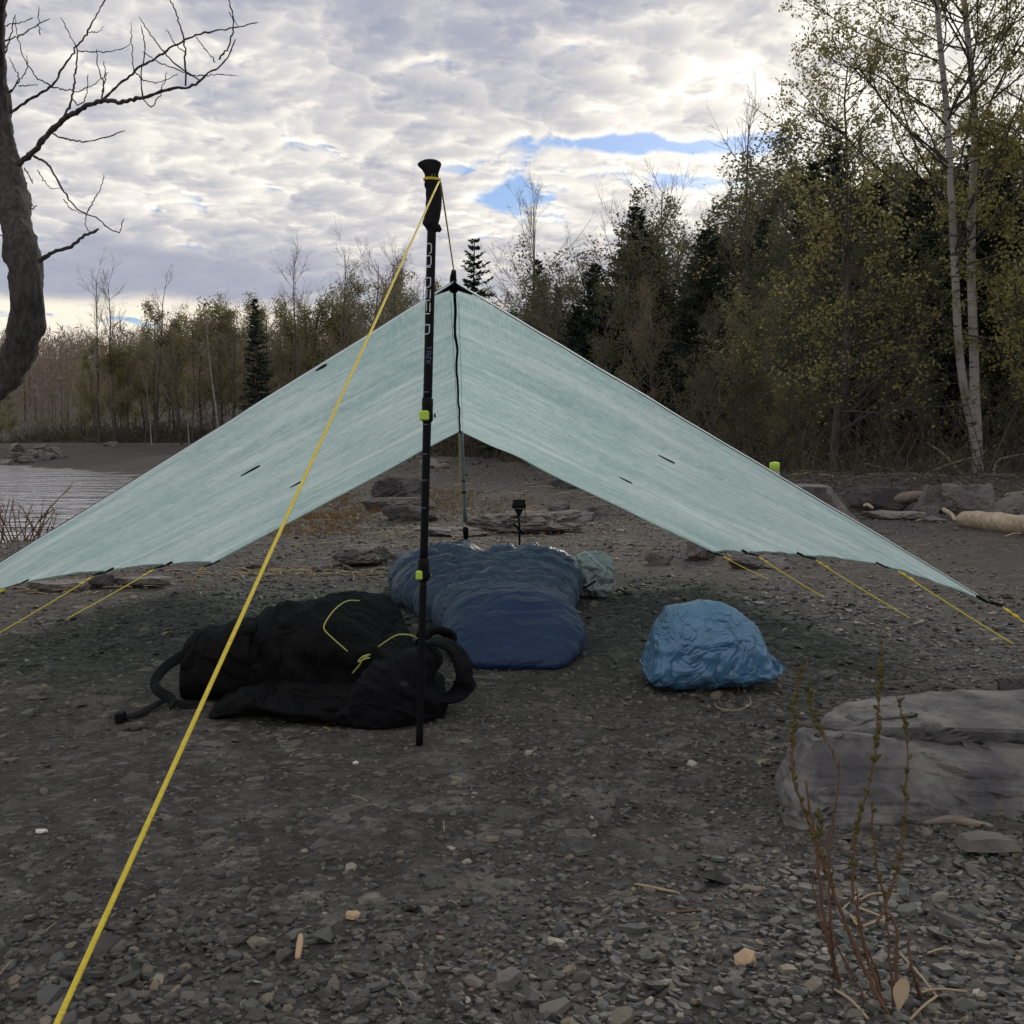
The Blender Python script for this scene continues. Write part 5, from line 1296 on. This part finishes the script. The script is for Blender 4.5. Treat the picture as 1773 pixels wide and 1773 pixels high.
def pillow_bag(name, px0, px1, py_g, py_top, dc, depth, mat, label, cat, seed, end_h=.18, amp=.006, rz=0, lowc=.35):
    g = G((px0+px1)/2, py_g); yc = g[1]+depth*.45
    W = (px1-px0)/F*yc; xc = ((px0+px1)/2-886.5)/F*yc
    H = (at(0, py_top, yc)[2]-float(gz(xc, yc)))*1.02
    ns, na = 130, 130; s = np.linspace(0, 1, ns); a = np.linspace(-PI/2, 3*PI/2, na, endpoint=False)
    P = np.zeros((ns, na, 3)); ca, sa = np.cos(a), np.sin(a)
    for i, q in enumerate(s):
        f = float(np.interp(q, [0, .02, .05, .10, .18, .30, .60, .75, .87, .95, 1], [0, .34, .62, .84, .95, 1, 1, .93, .76, .48, 0]))
        h = H*(f*(1-end_h*.3)+end_h*.3) if q not in (0, 1) else H*.04
        dd = depth/2*(.66+.34*f); zc = H*(.20+.10*q)*(1-f)+h*lowc*f
        hu, hd = h-min(zc, h*.9)*0, zc
        z = np.where(sa > 0, zc+(h*f+.004-zc*f)*np.abs(sa)**.85, zc-zc*f*np.abs(sa)**.6)
        P[i] = np.c_[np.full(na, xc+(q-.5)*W), yc+dd*np.sign(ca)*np.abs(ca)**.7, z]
    X, Y, Z = P[..., 0], P[..., 1], P[..., 2]
    r1 = 1-np.abs(fbm(X*9+Z*4, Y*9, Z*11-X*5, seed, 3)*2.3); r2 = 1-np.abs(fbm(X*20-Z*9, Y*20, Z*16+X*9, seed+9, 3)*2.2)
    d = amp*2.4*(r1-.55)+amp*1.3*(r2-.55)+amp*2*fbm(X*5, Y*5, Z*5, seed+3, 2)
    P = displace_grid(P, d); c, s_ = math.cos(rz), math.sin(rz)
    dx, dy = P[..., 0]-xc, P[..., 1]-yc; P[..., 0] = xc+dx*c-dy*s_; P[..., 1] = yc+dx*s_+dy*c
    P = ground_fit(P)
    t = Thing(name, (xc, yc, float(gz(xc, yc))), label=label, cat=cat)
    P = np.concatenate([np.repeat(P[0].mean(0)[None, None], na, 1), P, np.repeat(P[-1].mean(0)[None, None], na, 1)])
    b = t.part('bag', MB().grid(P, False, True), M[mat])
    return t, b, P, (xc, yc, H)
t, b, P, (xc, yc, H) = pillow_bag('stuff_sack', 1117, 1346, 1203, 1048, 2.9, .27, 'bluebag', 'crinkled bright blue stuff sack right of the sleeping bag', 'sack', 5, amp=.0032)
i0 = P[2:-2, :, :]; fr = np.argmin(i0[:, :, 1], axis=1); 
t.part('side_seam', MB().tube(P[1, 33:100:4], .0026, 6), M['bluebag'], parent=b)

def grey_sack():
    g = G(1026, 1036); R = .092; yc = g[1]+.09; xc = (1026-886.5)/F*yc
    t = Thing('stuff_sack', (xc, yc, float(gz(xc, yc))), label='small crumpled grey translucent stuff sack right of the quilt', cat='sack')
    D, Fc = ICO5
    V = np.sign(D)*np.abs(D)**np.array([.85, .75, .85])
    V = V/np.abs(V).max(0)*np.array([.098, .14, .096])
    r1 = 1-np.abs(fbm(V[:, 0]*16+V[:, 2]*7, V[:, 1]*9, V[:, 2]*16, 41, 3)*2.3); r2 = 1-np.abs(fbm(V[:, 0]*30, V[:, 1]*20, V[:, 2]*34, 47, 3)*2.2)
    V = V+D*(.018*(r1-.6)+.006*(r2-.6))[:, None]
    V[:, 2] = np.maximum(V[:, 2], -.086)+.086
    V = V+np.array([xc, yc, 0]); V[:, 2] += gz(V[:, 0], V[:, 1])
    b = t.part('bag', MB().add(V, Fc), M['silver'])
    def near(px, py):
        q = px_dir(px, py); w = V-CAM; al = w@q; off = np.linalg.norm(w-al[:, None]*q, axis=1)+.08*al; return V[np.argmin(off)]
    t.part('strap', MB().tube([near(1010, 1018)+[0, -.004, 0], near(1020, 1012)+[0, -.004, 0], near(1030, 1007)+[0, -.004, 0]], .0045, 6), M['web'], parent=b)
    ps = [near(x, y)+[0, -.003, .003] for x, y in ((990, 975), (1005, 962), (1018, 959), (1030, 970), (1043, 982), (1048, 988))]
    t.part('seam', MB().tube(smooth_path(ps, 24), .0028, 6), M['white'], parent=b)
    ps = [near(x, y)+[0, -.003, .0] for x, y in ((998, 1014), (1015, 1012), (1034, 1002), (1046, 992), (1050, 986))]
    t.part('seam', MB().tube(smooth_path(ps, 24), .0025, 6), M['white'], parent=b)
    mb = MB()
    for x in (1028, 1031, 1034, 1037): p = near(x, 959); mb.tube([p+[-.003, 0, .004], p+[.002, -.003, -.001]], .0014, 5)
    t.part('print', mb, M['carbon'], parent=b)
grey_sack()

def action_camera():
    D = 5.0; m = D/F; g = np.array([at(900, 960, D)[0], D, 0]); g[2] = float(gz(g[0], D))
    t = Thing('action_camera', g, label='small black action camera on a mini tripod behind the quilt', cat='camera')
    hd = t.part('housing', MB().hull([at(x, y, D+dy)+0 for dy in (-.014, .014) for x, y in ((888.5, 865), (908.5, 865), (910.5, 879), (909, 880.5), (887, 880.5), (886.5, 879))]), M['carbon'], False)
    t.part('screen', MB().rbox(at(897.5, 872, D-.0155), (.042, .003, .026), .001), M['glass'], False, parent=hd)
    t.part('mount', MB().hull([at(x, y, D+dy) for dy in (-.011, .011) for x, y in ((890, 881), (907, 881), (902, 890), (895, 890))]), M['carbon'], False)
    t.part('neck', MB().tube([at(898, 888, D), at(898.5, 897, D)], .0085, 10), M['carbon'])
    t.part('screw', MB().tube([at(899, 895, D-.006), at(899, 895, D-.012)], .003, 8), M['alu'])
    st = t.part('stem', MB().tube([at(898.5, 895, D), at(899.5, 925, D), np.array([g[0], D, g[2]+.02])], [.0055, .005, .005], 10), M['carbon'])
    t.part('handle', MB().tube([at(889, 906, D+.01), at(892, 909, D+.01), at(906, 923, D-.005), at(908, 925, D-.006)], [.005, .007, .0085, .005], 10), M['carbon'])
    t.part('wrist_cord', MB().tube(smooth_path([at(908, 881, D), at(909, 895, D), at(909.5, 906, D-.004), at(911, 904, D-.004), at(911, 892, D), at(909.5, 881, D)], 24), .0013, 5), M['web'])
    for k in range(3):
        an = k*2*PI/3+.35; e = g+np.array([math.cos(an)*.055, math.sin(an)*.055, 0]); e[2] = float(gz(e[0], e[1]))+.008
        t.part('leg', MB().tube([g+[0, 0, .035], (g+e)/2+[0, 0, .024], e], [.009, .008, .009], 10), M['carbon'])
action_camera()

def bottle():
    x, y = at(1341, 820, 7.65)[0], 7.65
    zt = at(1341, 800, y)[2]; zb = zt-.23
    dg = bpy.context.evaluated_depsgraph_get(); dg.update()
    hit, loc, *_ = S.ray_cast(dg, Vector((x, y, 3)), Vector((0, 0, -1)))
    t = Thing('water_bottle', (x, y, zb), label='bottle with bright green cap showing above the right tarp edge', cat='bottle')
    c = lambda z: np.array([x, y, z])
    t.part('body', MB().tube([c(zb), c(zb+.004), c(zt-.075), c(zt-.06), c(zt-.05)], [.034, .037, .037, .030, .026], 18), M['bottle'])
    t.part('cap', MB().tube([c(zt-.062), c(zt-.058), c(zt-.010), c(zt-.003), c(zt)], [.030, .035, .036, .032, .02], 18), M['lime'])
    return zb
BZ = bottle()

# ---------------------------------------------------------------- wood and plants
def logs():
    def log(pts, r, label, mat, name='driftwood_log', seed=0, n=60, sides=18):
        P = smooth_path(pts, n); rr = np.interp(np.linspace(0, 1, n), np.linspace(0, 1, len(r)), r)
        rr = rr*np.where(np.arange(n) == 0, .55, 1)*np.where(np.arange(n) == n-1, .55, 1)
        base = P[n//2].copy(); base[2] = float(gz(base[0], base[1]))
        mb = MB().tubes(P[None], rr[None], sides, True); V = mb.V[0]; c = np.repeat(P, sides, 0)
        mb.V[0] = V+unit(V-c)*(fbm(V[:, 0]*5, V[:, 1]*5, V[:, 2]*9, seed, 4)*rr.max()*.30)[:, None]-base
        place(name, mb.mesh(name, M[mat], True), None, base, label=label, cat='log')
    q = lambda px, py, r: G(px, py)+np.array([0, r, r*.75])
    log([q(1672, 912, .07), q(1720, 918, .07), q(1780, 925, .075), q(1850, 940, .08)], [.068, .075, .07, .075], 'thick pale bleached log at the right edge', 'log', seed=4)
    log([at(1480, 872, 9.9), at(1560, 862, 9.75), at(1640, 856, 9.6), at(1655, 853, 9.6)], [.035, .05, .045, .02], 'long grey driftwood log lying on top of the rock row', 'drift', seed=9)
    log([at(1495, 876, 9.3), at(1502, 874, 9.3), at(1512, 880, 9.25)], [.012, .014, .01], 'short white curved stick on the rock shelf', 'log', 'driftwood_stick', 12, 20, 8)
    log([q(1626, 893, .015)+[0, -.1, .05], q(1640, 898, .012)+[0, -.1, .03], q(1654, 903, .012)], [.02, .018, .012], 'white driftwood stick leaning before the square block', 'log', 'driftwood_stick', 13, 24, 8)
    log([at(1738, 858, 9.7), at(1790, 852, 9.7), at(1850, 850, 9.8)], [.02, .025, .02], 'pale branch lying behind the pointed rock', 'drift', 'driftwood_branch', 14, 24, 8)
    log([q(735, 808, .05), q(760, 812, .05), q(775, 811, .06)], [.03, .07, .09], 'small pale driftwood piece far down the beach', 'drift', 'driftwood_branch', 15, 24, 8)
    log([q(1600, 1432, .006), q(1650, 1428, .008), q(1690, 1434, .007), q(1722, 1436, .004)], [.004, .0085, .008, .004], 'tan driftwood stick at the foot of the layered boulder', 'drift', 'driftwood_stick', 16, 30, 8)
    log([q(1098, 1533, .002), q(1140, 1543, .003), q(1178, 1549, .002)], [.0018, .0026, .0014], 'thin yellowish straw stalk right of centre', 'straw', 'straw_stalk', 17, 14, 6)
    log([q(1112, 1573, .001), q(1150, 1582, .002), q(1200, 1580, .002), q(1285, 1574, .001)], [.001, .0017, .0014, .0008], 'thin brown twig lying on the gravel left of the bush', 'redtwig', 'fallen_twig', 18, 20, 6)
    log([q(514, 1668, .003)+[0, 0, .002], q(518, 1655, .004)+[0, 0, .01], q(520, 1640, .004)+[0, 0, .012]], [.0035, .0045, .003], 'short tan stick standing out of the gravel left of centre', 'wood_bit', 'stick', 19, 14, 8)
    for k, (a, b, lab) in enumerate((((1238, 1222), (1300, 1217), 'curved dry grass stem in front of the blue sack'),)):
        P = [G(1236, 1218)+[0, 0, .003], G(1245, 1229)+[0, 0, .004], G(1275, 1234)+[0, 0, .006], G(1296, 1229)+[0, 0, .010], G(1300, 1222)+[0, 0, .012], G(1297, 1216)+[0, 0, .012]]
        log(P, [.001, .0014, .0014, .0012, .001], lab, 'straw', 'grass_stem', 20, 30, 6)
    rng = np.random.default_rng(44)
    for k, (px, py, dx, dy, lab) in enumerate(((1600, 838, 110, -62, 'pale dead branch slanting up left of the birch foot'), (1665, 836, -60, -70, 'pale dead branch propped against the birch foot'), (1560, 842, -70, -38, 'grey fallen branch arching over the bank'), (1720, 845, 60, -60, 'thin dead branch right of the birch foot'), (1500, 845, 90, -12, 'low grey branch lying along the bank'))):
        y0 = 11.4+.15*k; a = at(px, py, y0); a[2] = float(gz(a[0], y0)); b = at(px+dx, py+dy, y0+.3); mdl = (a+b)/2+np.array([rng.normal(0, .08), 0, .03+rng.normal(0, .03)])
        log([a, a*.6+mdl*.4+rng.normal(0, .02, 3), mdl, mdl*.5+b*.5+rng.normal(0, .03, 3), b], [.017, .014, .012, .009, .004], lab, 'drift', 'fallen_branch', 30+k, 26, 7)
    P = [G(1280, 1203), at(1278, 1190, G(1280, 1203)[1]), at(1272, 1165, G(1280, 1203)[1]-.01), at(1268, 1150, G(1280, 1203)[1]-.01)]
    log(P, [.0012, .001, .0008, .0005], 'thin upright dry stem against the blue sack', 'redtwig', 'grass_stem', 21, 16, 6)
logs()

def twig_bush():
    rng = np.random.default_rng(6); o = np.array([1173, 1100]); k = 600/1581
    base = G(1545, 1745)
    t = Thing('budding_bush', base, label='thin reddish upright twigs with buds in the right foreground', cat='plant')
    dep = lambda x, y, j: base[1]+.05*math.sin(j*2.3)*np.clip((1745-y)/600, 0, 1)+.02*math.sin(j*1.7)
    stems = [([(985, 1740), (900, 1620), (800, 1400), (720, 1200), (660, 1020), (600, 860), (545, 690), (525, 560), (530, 400), (550, 220), (595, 120)], 7.5, 2.0, 1),
             ([(750, 1590), (700, 1440), (660, 1250), (645, 1050), (630, 900), (600, 780), (585, 660)], 8.5, 3.5, 0),
             ([(720, 1560), (700, 1350), (690, 1150), (690, 980), (710, 850), (735, 690), (740, 560)], 6.5, 2.8, 0),
             ([(735, 600), (700, 520), (655, 450), (620, 370), (598, 250)], 3.2, 1.4, .6),
             ([(950, 1690), (860, 1450), (820, 1240), (800, 1190), (800, 1010), (820, 850), (860, 730), (895, 600), (905, 480), (915, 300), (925, 150), (930, 30)], 6.0, 2.2, 1),
             ([(985, 1700), (950, 1250), (915, 1080), (895, 920), (885, 780)], 4.5, 2.4, .6),
             ([(990, 1700), (1000, 1340), (945, 1240), (1000, 1080), (1035, 900), (1045, 700), (1050, 540), (1045, 440), (1020, 350), (1000, 280)], 6.0, 2.0, .8),
             ([(1110, 1640), (1080, 1540), (1055, 1430), (1055, 1360)], 7.5, 4.5, 0),
             ([(870, 1670), (800, 1560), (735, 1430), (660, 1330), (625, 1180), (620, 1060)], 4.5, 2.2, 0),
             ([(940, 1590), (870, 1440), (830, 1330), (815, 1150)], 4.0, 2.2, 0),
             ([(910, 1320), (950, 1240), (965, 1190), (990, 1120)], 3.5, 2.6, 0),
             ([(650, 1000), (648, 900), (645, 800)], 2.8, 1.6, 1), ([(690, 1060), (685, 940), (692, 880)], 2.8, 1.6, 0)]
    for j, (pts, r0, r1, buds) in enumerate(stems):
        q = [(o[0]+x*k, o[1]+y*k) for x, y in pts]
        P = np.array([at(x, y, dep(x, y, j)) for x, y in q])
        if pts[0][1] > 1500: P[0] = G(*q[0])-[0, 0, .006]
        n = len(pts)*5; P = smooth_path(P, n); P[1:-1] += rng.normal(0, .0008, (n-2, 3))
        rr = np.linspace(r0, r1, n)*k/F*1.25*1.45*(1+.13*rng.normal(size=n))
        st = t.part('stem', MB().tubes(P[None], rr[None], 7, True), M['redtwig'])
        if buds:
            mb = MB(); m = int(52*buds*len(pts)/8); tt = rng.uniform(.35, 1, m); pp = interp_path(np.repeat(P[None], m, 0), tt)
            for p in pp:
                d = unit(np.array([rng.normal(0, .6), rng.normal(0, .6), 1.0])); L = rng.uniform(.004, .0095)
                mb.tube([p, p+d*L*.35, p+d*L*.75, p+d*L], np.array([.0011, .0023, .0019, .0005])*rng.uniform(.7, 1.3), 5)
            t.part('buds', mb, M['catkin'], False, parent=st)['kind'] = 'stuff'
    # dry straw round its foot
    def sx(x, y, z=.004): return G(o[0]+x*k, o[1]+y*k)+np.array([0, 0, z])
    for a, lab in (([(1180, 1660), (1110, 1580), (1000, 1450)], 'bent straw stalk leaning at the right of the bush foot'), ([(1060, 1770), (1120, 1720), (1185, 1660)], 'straw stalk at the bottom right of the bush foot'),
                   ([(715, 1630), (790, 1690), (870, 1765)], 'straw stalk at the lower left of the bush foot'), ([(725, 1285), (800, 1230), (850, 1180), (800, 1200)], 'broken straw behind the bush, left piece'),
                   ([(830, 1220), (900, 1200), (1010, 1195)], 'broken straw behind the bush, upper piece'), ([(960, 1305), (900, 1330), (830, 1340), (790, 1300)], 'bent straw loop behind the bush stems'),
                   ([(810, 1250), (880, 1285), (965, 1310)], 'straw crossing behind the bush stems'), ([(870, 1505), (930, 1490), (985, 1485)], 'short straw through the bush stems'), ([(1140, 1465), (1200, 1455), (1255, 1445)], 'short straw lying right of the bush'),
                   ([(1090, 1650), (1180, 1640), (1320, 1640)], 'long thin straw lying right of the bush foot')):
        P = smooth_path([sx(x, y, .004+.003*(i % 2)) for i, (x, y) in enumerate(a)], 12); b = P[0].copy()
        place('straw_stalk', MB().tube(P-b, np.full(12, .0016), 6).mesh('straw_stalk', M['straw'], True), None, b, label=lab, cat='straw')
    p = G(o[0]+1050*k, o[1]+1745*k); L = []
    for i in range(8):
        u = i/7; w = .009*math.sin(u*PI)+.0008; c = p+np.array([.012*u*math.cos(.3)-.01, .02*u, .005+.05*u-.02*u*u]); L.append([c-[w, 0, -.003], c+[0, 0, .002], c+[w, 0, .004]])
    place('dry_leaf', MB().grid(np.array(L)-p).mesh('dry_leaf', M['straw'], True), None, p, label='curled pale dry leaf at the foot of the bush', cat='leaf')
twig_bush()

def shore_shrub():
    rng = np.random.default_rng(9); Y = 7.6
    x0 = at(20, 930, Y)[0]; base = np.array([x0, Y, float(gz(x0, Y))-.02])
    t = Thing('bare_shrub', base, label='low bare reddish shrub by the water at the left edge', cat='shrub')
    m = 26; T = []
    for i in range(m):
        a = rng.uniform(-1, 1); px = 15+a*75+rng.normal(0, 8); top = 905-rng.uniform(5, 50)*(1-.4*abs(a))
        p1 = at(px+rng.normal(0, 14), top, Y+rng.normal(0, .15)); p0 = base+np.array([a*.22+rng.normal(0, .03), rng.normal(0, .08), 0])
        p0[2] = float(gz(p0[0], p0[1]))-.02
        T.append(smooth_path([p0, p0*.5+p1*.5+rng.normal(0, .03, 3), p1], 9))
    T.append(smooth_path([base+[.12, 0, 0], at(62, 910, Y), at(95, 870, Y), at(121, 844, Y)], 9))
    T = np.array(T); R = np.full((len(T), 9), .0055)*np.linspace(1, .45, 9)
    g = grow(rng, T, R, [dict(k=4, t0=.3, ang=.7, ratio=.35, n=5, curve=.18, up=.12, rr=.6, rmin=.0025), dict(k=2, t0=.3, ang=.7, ratio=.4, n=3, curve=.2, up=.1, rr=.7, rmin=.002)])
    for i in range(len(T)): t.part('stem', MB().tubes(T[i:i+1], R[i:i+1], 6), M['redtwig'])
    mb = MB()
    for P, Rr in g[1:]: mb.tubes(P, Rr, 4)
    t.part('twigs', mb, M['redtwig'], False)['kind'] = 'stuff'
shore_shrub()
